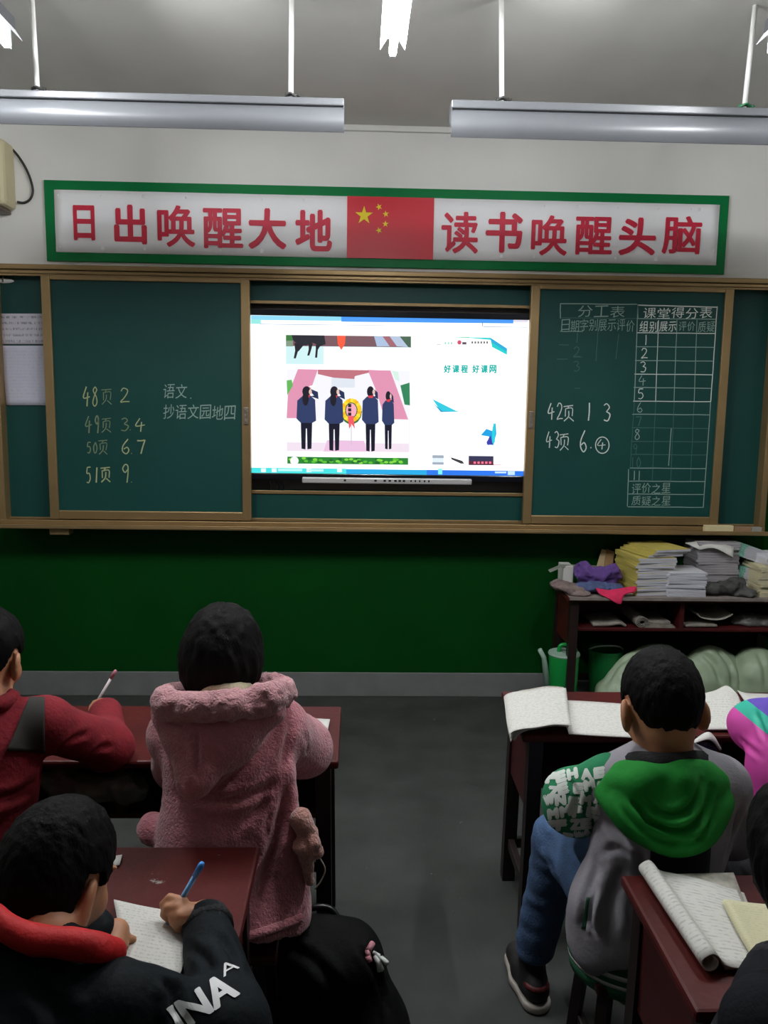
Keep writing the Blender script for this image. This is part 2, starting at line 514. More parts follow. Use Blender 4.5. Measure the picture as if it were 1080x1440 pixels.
struct('baseboard_front', MB().box((XL, YW-0.012, 0.0), (XR, YW, 0.135), 0.003), M_SKIRT)
struct('baseboard_left', MB().box((XL, YB, 0.0), (XL+0.012, YW-0.012, 0.135), 0.003), M_SKIRT)
struct('baseboard_right', MB().box((XR-0.012, YB, 0.0), (XR, YW-0.012, 0.135), 0.003), M_SKIRT)
p_ = at(560, 181, YW-0.01)
struct('trim_1', MB().box((XL, YW-0.022, p_[2]-0.016), (XR, YW, p_[2]+0.012), 0.003), M_WALL)

# ------------------------------------------------------------------ ceiling tube lamps (lit)
M_TUBE = emit('lit_tube', (250, 252, 255), TUBE_POWER)
def tube_lamp(x, y0, y1, z, label):
    t = thing('tube_lamp', label, 'ceiling lamp', (x, (y0+y1)/2, z), 'lit tube lamps under the ceiling')
    prof = [(-0.040, 0.0), (-0.018, 0.032), (0.018, 0.032), (0.040, 0.0)]
    mb = MB()
    pts = [(x+a, z+b) for a, b in prof] + [(x+a*0.96, z+b+0.004) for a, b in prof[::-1]]
    mb.prism([(a, y0, b) for a, b in pts[:2]+pts[-2:]], (0, y1-y0, 0))
    mb.prism([(a, y0, b) for a, b in pts[1:3]+pts[5:7]], (0, y1-y0, 0))
    mb.prism([(a, y0, b) for a, b in pts[2:4]+pts[4:6]], (0, y1-y0, 0))
    mb.build('reflector', M_LAMPWHITE, t)
    MB().box((x-0.02, y0, z+0.033), (x+0.02, y1, z+0.07), 0.004).build('housing', M_LAMP, t)
    MB().tube([(x, y0+0.03, z-0.018), (x, y1-0.03, z-0.018)], 0.012, 12).build('tube', M_TUBE, t, True)
    for yy in (y0+0.012, y1-0.028):
        MB().box((x-0.010, yy, z-0.030), (x+0.010, yy+0.018, z+0.032), 0.003).build('tube_holder', M_LAMPWHITE, t)
    for yy in (y0+0.12, y1-0.12):
        MB().tube([(x, yy, z+0.07), (x, yy, ZC)], 0.006, 8).build('rod', M_WHITE, t)
LZ = 2.75
def lamp_end(px, py): return at(px, py, z=LZ)
lc = lamp_end(552, 70); ll = lamp_end(14, 58); lr = lamp_end(1081, 64)
tube_lamp(lc[0], lc[1]-0.66, lc[1], LZ, 'lit tube lamp under the ceiling, the middle one above the flag')
tube_lamp(ll[0], lc[1]-0.66, ll[1], LZ, 'lit tube lamp under the ceiling at the upper left corner')
tube_lamp(lr[0], lc[1]-0.66, lr[1], LZ, 'lit tube lamp under the ceiling at the upper right corner')
# ------------------------------------------------------------------ blackboard lamps (off), hung on rods
def board_lamp(px0, px1, pyt, pyb, y, rods, label, knots):
    A = at(px0, pyt, y); B = at(px1, pyt, y)
    pm = (px0+px1)/2
    zt = at(pm, pyt, y)[2]; zb = at(pm, pyb, y)[2]; H = zt-zb
    x0, x1 = A[0], B[0]
    t = thing('blackboard_lamp', label, 'lamp', ((x0+x1)/2, y, zb), 'unlit lamps hung in front of the blackboard')
    # housing channel on top, curved trough below it opening towards the board
    MB().box((x0, y, zt-0.22*H), (x1, y+0.07, zt), 0.004).build('housing', M_LAMP, t)
    prof = []
    for i in range(13):
        a = i/12
        prof.append((y+0.012-0.03*math.sin(a*math.pi*0.85), zt-0.24*H-(0.76*H)*a))
    th = [(p[0]+0.004, p[1]) for p in prof[::-1]]
    n = len(prof); vs = []
    for xx in (x0, x1):
        vs += [(xx, p[0], p[1]) for p in prof+th]
    m2 = 2*n
    fs = [(k, (k+1) % m2, m2+(k+1) % m2, m2+k) for k in range(m2)]
    fs += [(k, k+1, m2-2-k, m2-1-k)[::-1] for k in range(n-1)] + [(m2+k, m2+k+1, 2*m2-2-k, 2*m2-1-k) for k in range(n-1)]
    autosmooth(MB().raw(vs, fs).build('reflector', M_LAMP, t), 50)
    for xx in (x0, x1-0.003):
        MB().prism([(xx, y+0.004, zt-0.2*H), (xx, y+0.07, zt-0.2*H), (xx, y+0.07, zt-0.45*H), (xx, y-0.01, zt-0.8*H)], (0.003, 0, 0)).build('end_cap', M_LAMP, t)
    MB().tube([(x0+0.02, y+0.045, zt-0.42*H), (x1-0.02, y+0.045, zt-0.42*H)], 0.013, 10).build('tube', M_LAMPWHITE, t, True)
    for (rx, ry, rx2), kc in zip(rods, knots):
        b = at(rx, ry, y+0.03)
        top = at(rx2, 0, y+0.03)
        MB().tube([(b[0], y+0.03, zt), (b[0]+(top[0]-b[0])*(ZC-zt)/max(0.05, top[2]-zt), y+0.03, ZC)], 0.0085, 12).build('rod', M_WHITE, t, True)
        mb = MB()
        for q in range(3):
            a = q*2.1
            mb.tube(spline([(b[0]-0.02, y+0.03, zt+0.008+0.004*q), (b[0], y+0.008+0.01*q, zt+0.014), (b[0]+0.022, y+0.03, zt+0.006+0.005*q), (b[0]+0.03*math.cos(a), y+0.02, zt+0.012)], 5), 0.004, 6)
        mb.build('knot', kc, t, True)
M_WIRE = mat('dark_wire', (36, 36, 34), 0.6)
M_GREENWIRE = mat('green_wire', (30, 96, 60), 0.5)
board_lamp(-12, 484, 131, 180, 3.0, [(53, 128, 45), (409, 130, 410)], 'grey trough lamp on rods, above the left half of the blackboard', [M_WIRE, M_WIRE])
board_lamp(635, 1130, 146, 199, 3.0, [(706, 138, 705), (1047, 146, 1063)], 'grey trough lamp on rods, above the right half of the blackboard', [M_WIRE, M_GREENWIRE])

# ------------------------------------------------------------------ wall speaker with its cable
t = thing('wall_speaker', 'beige box speaker on the wall at the left edge, beside the banner', 'speaker', at(-10, 296, YW))
a = at(-40, 200, YW-0.16); b = at(25, 296, YW-0.02)
x0, x1, z0, z1 = a[0], at(25, 296, YW)[0], b[2], at(10, 197, YW-0.1)[2]
M_BEIGE = mat('beige_plastic', (196, 186, 150), 0.5, vary=0.05)
MB().box((x0, YW-0.15, z0), (x1, YW-0.002, z1), 0.02).build('case', M_BEIGE, t)
MB().box((x0+0.02, YW-0.158, z0+0.03), (x1-0.05, YW-0.148, z1-0.03), 0.003).build('grille', mat('beige_grille', (150, 142, 116), 0.7, bump=0.5, bscale=300), t)
MB().box((x0+0.05, YW-0.14, z0-0.02), (x1-0.03, YW-0.005, z0), 0.004).build('bracket', mat('brown_metal', (92, 80, 66), 0.5), t)
MB().tube(spline([at(-12, 192, YW-0.03), at(2, 198, YW-0.03), at(22, 215, YW-0.02), at(38, 240, YW-0.012), at(46, 265, YW-0.01), at(43, 279, YW-0.01), at(34, 285, YW-0.01), at(24, 284, YW-0.02)], 8), 0.006, 8).build('cable', mat('black_cable', (38, 36, 36), 0.5), t, True)

# ------------------------------------------------------------------ slogan banner
YBN = YW-0.016
def rect_px(pl, pr, pt, pb, y):
    """x0,x1,z0,z1 averaged from the four picture edges of an upright rectangle"""
    c = [at(pl[0], pt[0], y), at(pr[0], pt[1], y), at(pl[1], pb[0], y), at(pr[1], pb[1], y)]
    return (c[0][0]+c[2][0])/2, (c[1][0]+c[3][0])/2, (c[2][2]+c[3][2])/2, (c[0][2]+c[1][2])/2
bx0, bx1, bz0, bz1 = rect_px((61.5, 65.5), (1026, 1018.5), (253.5, 274.5), (366.5, 386), YBN)
t = thing('slogan_banner', 'long white banner with green border, red slogan and flag, above the blackboard', 'banner', ((bx0+bx1)/2, YBN, bz0))
MB().box((bx0, YBN, bz0), (bx1, YW-0.001, bz1), 0.002).build('border_board', mat('banner_green', (0, 116, 60), 0.45, vary=0.05, scale=5, spec=0.2), t)
wx0, wx1, wz0, wz1 = rect_px((76, 79.5), (1011.5, 1007), (268, 287), (355.5, 372.5), YBN)
cloth = []
nx = 80
for i in range(nx+1):
    x = wx0+(wx1-wx0)*i/nx
    cloth.append([(x, YBN-0.004-0.0015*math.sin(9*x+5*k)*(k % 2)-0.0012*math.sin(31*x+2.5*k), wz0+(wz1-wz0)*k/6) for k in range(7)])
sheet('white_panel', cloth, mat('banner_white', (246, 246, 248), 0.4, vary=0.03, scale=3), t, 0.001, 1)
fx0, fx1, _, _ = rect_px((488, 488), (610, 609), (279, 282), (366, 368), YBN)
YF = YBN-0.0085
MB().box((fx0, YF, wz0), (fx1, YF+0.002, wz1)).build('flag_panel', mat('flag_red', (212, 36, 54), 0.4, vary=0.04, scale=4), t)
mb = MB()
def star(mb, c, R, rot, y):
    pts = []
    for k in range(10):
        a = math.pi/2+rot+k*math.pi/5; r = R if k % 2 == 0 else R*0.382
        pts.append((c[0]+r*math.cos(a), y, c[2]+r*math.sin(a)))
    mb.prism(pts, (0, 0.0012, 0))
for (px, py, R, rot) in [(512, 303, 12.5, 0), (533, 291, 4.6, 0.4), (542.5, 301, 4.6, 0.15), (542, 315, 4.6, 0.0), (533, 324, 4.6, 0.35)]:
    star(mb, at(px, py, YF), R*YW/FPX*1.0, rot, YF-0.0012)
mb.build('flag_stars', mat('star_yellow', (238, 214, 20), 0.45), t)
mb = MB()
boxes = [('日', 104, 134, 288, 338), ('出', 161, 207, 287, 343), ('唤', 222, 275, 288, 347), ('醒', 286, 342, 292, 349), ('大', 349, 403, 292, 350), ('地', 415, 467, 294, 353),
         ('读', 620, 672, 297, 356), ('书', 682, 734, 297, 355), ('唤', 746, 797, 302, 359), ('醒', 808, 860, 304, 358), ('头', 869, 921, 305, 359), ('脑', 930, 985, 303, 357)]
for ch, xa, xb, ya, yb in boxes:
    o_ = at(xa, yb, YF); u_ = at(xb, yb, YF)-o_; v_ = at(xa, ya, YF)-o_
    text_bold(mb, ch, (o_[0], YF-0.0005, o_[2]), (u_[0], 0, 0), (0, 0, v_[2]), w=0.045 if ch in '唤醒读脑' else 0.065, th=(0, 0.0012, 0))
    if ch in '地脑':
        mb.build('lettering', mat('banner_red_ink', (206, 30, 62), 0.45, vary=0.08, scale=30), t); mb = MB()

# ------------------------------------------------------------------ blackboard with two sliding panels
YS, YFIX, YFR = 4.30, 4.355, 4.285
ztop = (at(0, 369, YFR)[2]+at(1080, 393, YFR)[2])/2
zt2 = (at(60, 388.5, YFR)[2]+at(1030, 406, YFR)[2])/2
zb1 = (at(80, 732, YFR)[2]+at(1008, 738, YFR)[2])/2
zb0 = (at(80, 743, YFR)[2]+at(1008, 750, YFR)[2])/2
ex0, ex1 = at(-1, 730, YFR)[0], at(1077, 735, YFR)[0]
board = thing('blackboard', 'wide green blackboard in a bronze frame with two sliding panels and chalk writing', 'blackboard', ((ex0+ex1)/2, 4.35, zb0))
mb = MB()
hh = ztop-zt2
mb.box((ex0, YFR, ztop-hh*0.45), (ex1, YW-0.002, ztop), 0.004)
mb.box((ex0, YFR+0.006, ztop-hh*0.80), (ex1, YW-0.002, ztop-hh*0.5), 0.003)
mb.box((ex0, YFR+0.012, zt2), (ex1, YFR+0.03, ztop-hh*0.8), 0.002)
mb.build('top_rail', M_GOLD, board)
mb = MB()
mb.box((ex0, YFR-0.045, zb0), (ex1, YW-0.002, zb0+0.016), 0.004)
mb.box((ex0, YFR-0.045, zb0+0.012), (ex1, YFR-0.038, zb0+0.022), 0.002)
mb.box((ex0, YFR+0.002, zb0+0.016), (ex1, YFR+0.02, zb1-0.004), 0.003)
mb.build('chalk_tray', M_GOLD, board)
for xa, xb in ((ex0, ex0+0.032), (ex1-0.032, ex1)):
    MB().box((xa, YFR+0.004, zb0), (xb, YW-0.002, zt2+0.01), 0.004).build('end_stile', M_GOLD, board)
# fixed panels
SL = (-1.586, -0.551); SR = (0.872, 1.915); SZ = (1.64-0.646, 1.64+0.578)
def fixed(xa, xb, za, zb, frame=0.012):
    p = MB().box((xa, YFIX, za), (xb, YFIX+0.02, zb)).build('fixed_panel', M_BOARD, board)
    if frame:
        for q in ((xa, za, xb, za+frame), (xa, zb-frame, xb, zb)):
            MB().box((q[0], YFIX-0.008, q[1]), (q[2], YFIX+0.0, q[3]), 0.002).build('panel_edge', M_GOLD, p)
    return p
zin0, zin1 = zb1-0.01, zt2+0.02
fixed(ex0+0.03, SL[0]+0.08, zin0, zin1)
fixed(SR[1]-0.08, ex1-0.03, zin0, zin1)
# screen opening: strip above and strip below the display
zs_top = (at(352, 428, YFIX)[2]+at(742, 433, YFIX)[2])/2
zs_bot = (at(355, 690, YFIX)[2]+at(735, 692.5, YFIX)[2])/2
fixed(SL[1]-0.06, SR[0]+0.06, zs_top, zin1, 0.016)
fixed(SL[1]-0.06, SR[0]+0.06, zin0, zs_bot, 0.018)
MB().box((SL[1]-0.06, YW-0.012, zs_bot), (SR[0]+0.06, YW-0.004, zs_top)).build('niche_back', mat('grey_niche', (120, 112, 108), 0.8), board)
def sliding(xa, xb, lock_right):
    za, zb = SZ
    w = 0.045
    p = MB().box((xa+0.02, YS, za+0.02), (xb-0.02, YS+0.02, zb-0.01)).build('sliding_panel', M_BOARD, board)
    mb = MB()
    mb.box((xa, YS-0.012, za), (xa+w, YS+0.025, zb), 0.004); mb.box((xb-w, YS-0.012, za), (xb, YS+0.025, zb), 0.004)
    mb.box((xa+w, YS-0.010, za), (xb-w, YS+0.025, za+0.045), 0.004); mb.box((xa+w, YS-0.010, zb-0.02), (xb-w, YS+0.025, zb), 0.003)
    mb.build('panel_frame', M_GOLD, p)
    lx = xb-w/2 if lock_right else xa+w/2
    lz = at(348, 585, YS)[2]
    mb = MB()
    mb.box((lx-0.012, YS-0.017, lz-0.045), (lx+0.012, YS-0.010, lz+0.045), 0.004)
    for k in (-0.028, 0, 0.028): mb.box((lx-0.006, YS-0.020, lz+k-0.008), (lx+0.006, YS-0.016, lz+k+0.008), 0.002)
    mb.build('panel_lock', mat('lock_metal', (150, 140, 128), 0.35, metal=0.6), p)
    return p
PL = sliding(SL[0], SL[1], True)
PR = sliding(SR[0], SR[1], False)
a = at(85, 745, YFR)
MB().box((a[0]-0.05, YFR-0.02, zb0-0.035), (a[0]+0.05, YFR+0.05, zb0), 0.004).build('support_bracket', M_GOLD, board)

# ------------------------------------------------------------------ chalk writing
CH1 = mat('chalk_bright', (214, 222, 214), 0.9); CH2 = mat('chalk_soft', (142, 168, 158), 0.9); CH3 = mat('chalk_faint', (66, 106, 98), 0.9); CHY = mat('chalk_yellowish', (168, 176, 130), 0.9)
CHY2 = mat('chalk_yellowish_soft', (118, 136, 104), 0.9)
GL = {'1': [[(.5, 1), (.48, .5), (.42, 0)]], '2': [[(.1, .8), (.3, 1), (.6, .93), (.65, .7), (.4, .35), (.05, .03), (.4, .06), (.8, .05)]],
      '3': [[(.1, .92), (.4, 1), (.65, .8), (.35, .55)], [(.35, .55), (.72, .38), (.5, .03), (.1, .05)]],
      '4': [[(.42, 1), (.05, .42), (.85, .48)], [(.58, .72), (.5, 0)]], '5': [[(.2, 1), (.15, .6), (.5, .62), (.65, .3), (.4, 0), (.1, .06)], [(.2, 1), (.7, 1)]],
      '6': [[(.55, 1), (.2, .55), (.15, .2), (.4, 0), (.65, .2), (.5, .42), (.2, .3)]], '7': [[(.05, .9), (.4, .92), (.75, .95)], [(.75, .95), (.55, .5), (.4, 0)]],
      '8': [[(.6, .88), (.35, 1), (.15, .8), (.5, .5), (.62, .2), (.35, 0), (.1, .2), (.35, .55), (.6, .88)]],
      '9': [[(.62, .75), (.38, .55), (.18, .75), (.35, 1), (.6, .9), (.6, .5), (.52, 0)]], '0': [[(.4, 1), (.1, .6), (.2, .1), (.5, .05), (.7, .5), (.4, 1)]],
      '.': [[(.2, .04), (.3, .0)]], ',': [[(.2, .08), (.3, -.05)]],
      '页': [[(.05, .93), (.9, 1)], [(.5, .96), (.38, .8)], [(.2, .77), (.2, .3)], [(.2, .77), (.82, .8), (.8, .3)], [(.5, .66), (.45, .3), (.08, 0)], [(.55, .25), (.92, 0)]]}
YCH = YS-0.0012
def chalk(mb, body, xa, ya, xb, yb, m, w=0.006, y=YCH):
    """handwritten digits inside the picture box (xa,ya)-(xb,yb) of the board plane; ya upper"""
    n = len(body); 
    for i, ch in enumerate(body):
        if ch == ' ': continue
        p0 = xa+(xb-xa)*i/n; p1 = xa+(xb-xa)*(i+0.88)/n
        for st in GL[ch]:
            pts = [at(p0+(p1-p0)*(u+RNG.uniform(-.03, .03)), yb+(ya-yb)*(v+RNG.uniform(-.02, .02)), y) for u, v in st]
            ribbon(mb, spline(pts, 6) if len(pts) > 2 else pts, w*RNG.uniform(.85, 1.15), (0, -1, 0), m)
def chalk_text(mb, body, xa, ya, xb, yb, m, off=-0.012, shear=0.08, y=YCH):
    n = len(body)
    for i, ch in enumerate(body):
        if ch == ' ': continue
        p0 = xa+(xb-xa)*(i+.04)/n; p1 = xa+(xb-xa)*(i+.94)/n; dy = RNG.uniform(-1, 1)*0.05*(yb-ya)
        o_ = at(p0, yb+dy, y); u_ = at(p1, yb+dy-0.04*(yb-ya), y)-o_; v_ = at(p0, ya+dy, y)-o_
        text_fit(mb, ch, o_, u_, v_, m, offset=off, shear=shear*RNG.uniform(.5, 1.5))
def chline(mb, x0, y0, x1, y1, m, w=0.0035, y=YCH):
    ribbon(mb, [at(x0+(x1-x0)*k/6+RNG.uniform(-.25, .25), y0+(y1-y0)*k/6+RNG.uniform(-.25, .25), y) for k in range(7)], w, (0, -1, 0), m)
mb = MB()
chalk(mb, '48', 117, 544, 142, 571, CHY); chalk(mb, '页', 142, 547, 160, 569, CHY2, 0.0045); chalk(mb, '2', 169, 546, 187, 566, CHY)
mb.build('chalk_writing', None, PL); mb = MB()
chalk(mb, '49', 120, 585, 144, 609, CHY2); chalk(mb, '页', 142, 588, 159, 608, CHY2, 0.0045); chalk(mb, '3', 169, 588, 187, 606, CHY2); chalk(mb, '.', 181, 590, 190, 605, CHY2); chalk(mb, '4', 190, 588, 208, 607, CHY)
mb.build('chalk_writing', None, PL); mb = MB()
chalk(mb, '50', 122, 622, 140, 637, CHY2, 0.005); chalk(mb, '页', 138, 619, 154, 639, CHY2, 0.0045); chalk(mb, '6', 170, 617, 190, 638, CHY); chalk(mb, '.', 183, 622, 192, 638, CHY2); chalk(mb, '7', 192, 618, 210, 638, CHY)
mb.build('chalk_writing', None, PL); mb = MB()
chalk(mb, '51', 121, 657, 142, 679, CHY); chalk(mb, '页', 141, 657, 158, 678, CHY); chalk(mb, '9', 170, 653, 188, 679, CHY); chalk(mb, '.', 183, 664, 192, 678, CHY2)
mb.build('chalk_writing', None, PL); mb = MB()
chalk_text(mb, '语文', 229, 541, 264, 561, CH2, -0.002); chalk(mb, ',', 266, 552, 276, 560, CH2)
mb.build('chalk_writing', None, PL); mb = MB()
chalk_text(mb, '抄语文园地四', 229, 570, 332, 590, CH2, -0.002)
mb.build('chalk_writing', None, PL)
mb = MB()
chalk(mb, '42', 770, 567, 795, 590, CH1, 0.0055); chalk(mb, '页', 792, 570, 810, 592, CH1, 0.0045); chalk(mb, '1', 821, 566, 839, 592, CH1); chalk(mb, '3', 848, 568, 864, 592, CH1)
mb.build('chalk_writing', None, PR); mb = MB()
chalk(mb, '43', 768, 607, 790, 630, CH1, 0.0055); chalk(mb, '页', 786, 610, 803, 633, CH1, 0.0045); chalk(mb, '6', 814, 605, 832, 635, CH1); chalk(mb, '.', 829, 612, 838, 630, CH1); chalk(mb, '4', 840, 618, 855, 632, CH1, 0.005)
ribbon(mb, [at(847+9.5*math.cos(a), 626+11.5*math.sin(a), YCH) for a in np.linspace(0, 6.3, 26)], 0.005, (0, -1, 0), CH1)
mb.build('chalk_writing', None, PR); mb = MB()
# division table, half wiped
for q in [(788, 427, 896, 428), (788, 427, 788, 448), (897, 428, 897, 448)]: chline(mb, *q, CH2, 0.0045)
chline(mb, 788, 447, 896, 448, CH3); chline(mb, 788, 466, 820, 466, CH2)
for x in (820, 843, 870): chline(mb, x, 449, x-2, 466, CH3)
chline(mb, 841, 466, 838, 508, CH3); chline(mb, 870, 470, 866, 505, CH3)
chalk_text(mb, '分工表', 812, 430, 880, 446, CH2, -0.004)
chalk_text(mb, '日期字别展示评价', 789, 450, 893, 466, CH2, -0.006)
for (d, y) in (('1', 468), ('2', 488), ('3', 508)): chalk(mb, d, 806, y, 820, y+14, CH3, 0.004)
for q in ((786, 485, 800, 485), (783, 505, 798, 505), (806, 502, 818, 502), (808, 546, 816, 546)): chline(mb, *q, CH3)
mb.build('chalk_writing', None, PR); mb = MB()
# class score table
xr = lambda y: 1008.5-(y-430)*0.067
xl = lambda y: 897.5-(y-430)*0.046 if y < 690 else 882
chline(mb, 897, 429, 1009, 432, CH1, 0.0055)
chline(mb, 1008.5, 431, xr(565), 565, CH1, 0.0045); chline(mb, xr(565), 565, 989, 713, CH2, 0.004)
chline(mb, 897, 429, 892, 565, CH2, 0.004); chline(mb, 892, 565, 886, 660, CH3); chline(mb, 884, 660, 882, 712, CH2, 0.004)
rows = [449, 469, 488.5, 508, 527, 546, 565, 583.5, 602.5, 621.5, 640, 659, 677.5, 695.5, 713.5]
for i, y in enumerate(rows):
    chline(mb, 897-(y-430)*0.05, y-1, xr(y), y, CH1 if i in (1, 4, 6) else (CH3 if 8 <= i <= 10 else CH2), 0.004)
for k, x in enumerate((926, 952, 980)):
    chline(mb, x, 450, x-4, 565, CH2 if k else CH1, 0.0035); chline(mb, x-4, 565, x-9, 677, CH3, 0.0035)
chline(mb, 944, 602, 940, 655, CH2, 0.004)
chalk_text(mb, '课堂得分表', 904, 433, 1003, 448, CH1, 0.0)
chalk_text(mb, '组别', 899, 452, 926, 467, CH1, 0.004); chalk_text(mb, '展示', 927, 452, 952, 466, CH1, 0.004)
chalk_text(mb, '评价', 954, 452, 978, 465, CH2, 0.0); chalk_text(mb, '质疑', 981, 452, 1006, 467, CH2, 0.0)
for i, (d, c) in enumerate(zip('12345678', (CH1, CH1, CH1, CH2, CH1, CH2, CH3, CH2))):
    chalk(mb, d, 903-i*1.6, 471+19*i, 916-i*1.6, 485+19*i, c, 0.0045)
chalk(mb, '9', 889, 625, 901, 638, CH3, 0.004); chalk(mb, '10', 886, 643, 904, 657, CH3, 0.004); chalk(mb, '11', 889, 662, 903, 675, CH2, 0.004)
chalk_text(mb, '评价之星', 888, 680, 944, 694, CH2, -0.004); chalk_text(mb, '质疑之星', 888, 698, 944, 711, CH2, -0.004)
mb.build('chalk_writing', None, PR)

# ------------------------------------------------------------------ interactive display in the middle
YD = 4.338
dx0, dx1, dz0, dz1 = rect_px((352, 354.5), (743.5, 737), (444, 449.5), (665.5, 668.5), YD)
disp = thing('interactive_display', 'large lit interactive display showing a web page, set into the middle of the blackboard', 'screen', ((dx0+dx1)/2, YD, dz0))
mb = MB()
bt = 0.03; zb_ = dz0-0.034
mb.box((dx0-0.012, YD-0.012, dz1), (dx1+0.022, YD+0.06, dz1+bt), 0.004)
mb.box((dx0-0.012, YD-0.012, zb_), (dx1+0.022, YD+0.06, dz0), 0.004)
mb.box((dx0-0.012, YD-0.012, dz0), (dx0, YD+0.06, dz1), 0.003)
mb.box((dx1, YD-0.012, dz0), (dx1+0.022, YD+0.06, dz1), 0.003)
mb.box((dx0-0.01, YD+0.01, zb_), (dx1+0.02, YD+0.06, dz1+bt))
mb.build('bezel', mat('black_bezel', (16, 18, 26), 0.22), disp)
mb = MB()
q0 = at(425, 682, YD-0.02); q1 = at(663, 684, YD-0.02)
mb.box((q0[0], YD-0.03, zb_-0.014), (q1[0], YD+0.02, zb_-0.002+0.018), 0.005)
bar = mb.build('button_bar', M_SILVER, disp)
for px in (485, 528, 541, 548, 556, 562, 568, 578, 584, 590, 597, 603):
    c = at(px, 682, YD-0.03); w = 0.012 if px == 485 else (0.008 if px > 570 else 0.013)
    MB().box((c[0]-w/2, YD-0.033, zb_-0.002), (c[0]+w/2, YD-0.029, zb_+0.008), 0.001).build('bar_button', M_BLACK, bar)
for px in (378, 388, 395):
    c0 = at(px, 676, YD+0.01); c1 = at(px+(3 if px > 380 else 0), 690, YD+0.02)
    MB().tube(spline([c0, (c0+c1)/2+np.array([0.01, 0, 0]), c1], 4), 0.004, 6).build('hanging_cable', M_BLACK, disp)
scr = MB().box((dx0, YD, dz0), (dx1, YD+0.012, dz1)).build('screen', emit('screen_white', (250, 253, 255), SCREEN_POWER), disp)
pg = MB()
def sc(rgb, k=1.0): return emit('screen_%02x%02x%02x' % tuple(int(c) for c in rgb), rgb, SCREEN_POWER*0.72*k)
_lay = [0]
def spoly(pts, rgb, k=1.0):
    """a flat patch of the shown page; picture coordinates on the screen plane"""
    _lay[0] += 1
    y = YD-0.0004-_lay[0]*0.000012
    P = [at(a, b, y) for a, b in pts]
    P = [(min(max(p[0], dx0), dx1), y, min(max(p[2], dz0), dz1)) for p in P]
    pg.poly(P[::-1], sc(rgb, k))
def srect(x0, y0, x1, y1, rgb, k=1.0): spoly([(x0, y0), (x1, y0+(x1-x0)*0.012), (x1, y1+(x1-x0)*0.010), (x0, y1)], rgb, k)
# browser bars
srect(353, 443.5, 480, 450, (140, 215, 245)); srect(480, 445, 722, 452.5, (70, 150, 240)); srect(722, 448, 743, 453.5, (225, 220, 235))
srect(353, 449, 367, 455.5, (150, 230, 225)); srect(366, 455.3, 680, 456.3, (150, 165, 190)); srect(680, 459, 742, 460, (150, 165, 190))
srect(678, 453, 679, 459, (120, 130, 150))
# taskbar
srect(353, 657.5, 487, 665, (70, 225, 225)); srect(487, 659.5, 600, 667, (40, 170, 230)); srect(600, 660.7, 738, 668.5, (45, 120, 235))
for x in (367, 382, 431, 474): srect(x, 658.5, x+7, 664, (235, 250, 255))
srect(391, 659, 425, 662.5, (190, 245, 245)); srect(434, 659.5, 455, 663, (190, 245, 245)); srect(696, 663, 712, 665.5, (200, 230, 255)); srect(714, 662.5, 724, 668, (200, 230, 255))
srect(616, 659, 622, 667, (130, 240, 240))
# upper picture: horses' legs on a parade ground
srect(402, 471, 577, 512, (205, 238, 240)); srect(455, 487.5, 577, 512.5, (252, 253, 253)); srect(402, 471, 577.5, 486.5, (120, 84, 92))
srect(402, 471, 412, 480, (60, 120, 60)); srect(402, 479, 412, 487, (130, 150, 130))
spoly([(526, 473), (538, 473), (548, 487), (530, 487)], (170, 190, 220)); spoly([(538, 473), (548, 473), (558, 487), (548, 487)], (160, 100, 110)); spoly([(548, 473), (562, 473), (574, 488), (558, 487)], (180, 195, 220))
spoly([(562, 473), (578, 473), (578, 489), (574, 488)], (70, 100, 80))
spoly([(410, 471), (456, 471.5), (458, 484), (450, 487), (440, 482), (430, 486), (418, 484), (412, 478)], (34, 34, 44))
for leg in ([(414, 482), (420, 484), (419, 494), (416, 504), (413, 504), (415, 493)], [(420, 484), (428, 484), (420, 494), (417, 494)], [(434, 483), (440, 483), (437, 494), (435, 500), (432, 500), (434, 492)], [(444, 485), (452, 484), (447, 492), (446, 503), (443, 503), (444, 492)]):
    spoly(leg, (28, 28, 38))
spoly([(474, 472), (486, 472), (485, 484), (480, 492), (475, 484)], (250, 90, 60))
# main picture: four people from behind before a wreath and a monument
srect(403, 519, 577, 634, (240, 240, 246)); srect(403, 588, 575, 622, (246, 248, 252)); srect(403, 622, 575, 634.5, (238, 222, 236))
spoly([(460, 619), (512, 620), (516, 635), (455, 635)], (232, 190, 222))
spoly([(419, 519), (447, 519.5), (437, 548), (428, 588), (403, 588), (405, 555)], (222, 146, 176)); spoly([(517, 520), (549, 521), (574, 590), (541, 589), (530, 552)], (222, 146, 176))
spoly([(447, 519.5), (518, 520.5), (519, 524), (499, 529), (498, 534), (473, 532), (447, 526)], (190, 112, 124))
spoly([(466, 531), (499, 533), (499, 545), (466, 545)], (220, 226, 236))
spoly([(403, 535), (410, 534), (412, 542), (404, 556)], (100, 180, 90)); spoly([(563, 542), (576, 538), (576.5, 570), (569, 569)], (50, 130, 90)); spoly([(551, 521), (560, 523), (562, 536), (556, 534)], (210, 236, 225))
def blob(cx, cy, rx, ry, rgb, n=14, a0=0): spoly([(cx+rx*math.cos(a0-2*math.pi*k/n), cy+ry*math.sin(a0-2*math.pi*k/n)) for k in range(n)][::-1], rgb)
blob(494, 579, 15, 18, (40, 110, 60))
for k in range(22):
    a = 2*math.pi*k/22; blob(494+11.5*math.cos(a), 577+14*math.sin(a), 3.1, 3.1, [(250, 205, 30), (245, 180, 20), (255, 225, 60)][k % 3], 8)
blob(494, 577, 7.5, 10, (245, 170, 190))
for k, y in enumerate((568, 574, 580)): srect(489.5, y, 494, y+4.6, (40, 30, 40))
spoly([(489, 585), (497, 585), (499, 603), (495, 597), (491, 603)], (240, 90, 100)); srect(493.5, 596, 494.5, 626, (200, 190, 200))
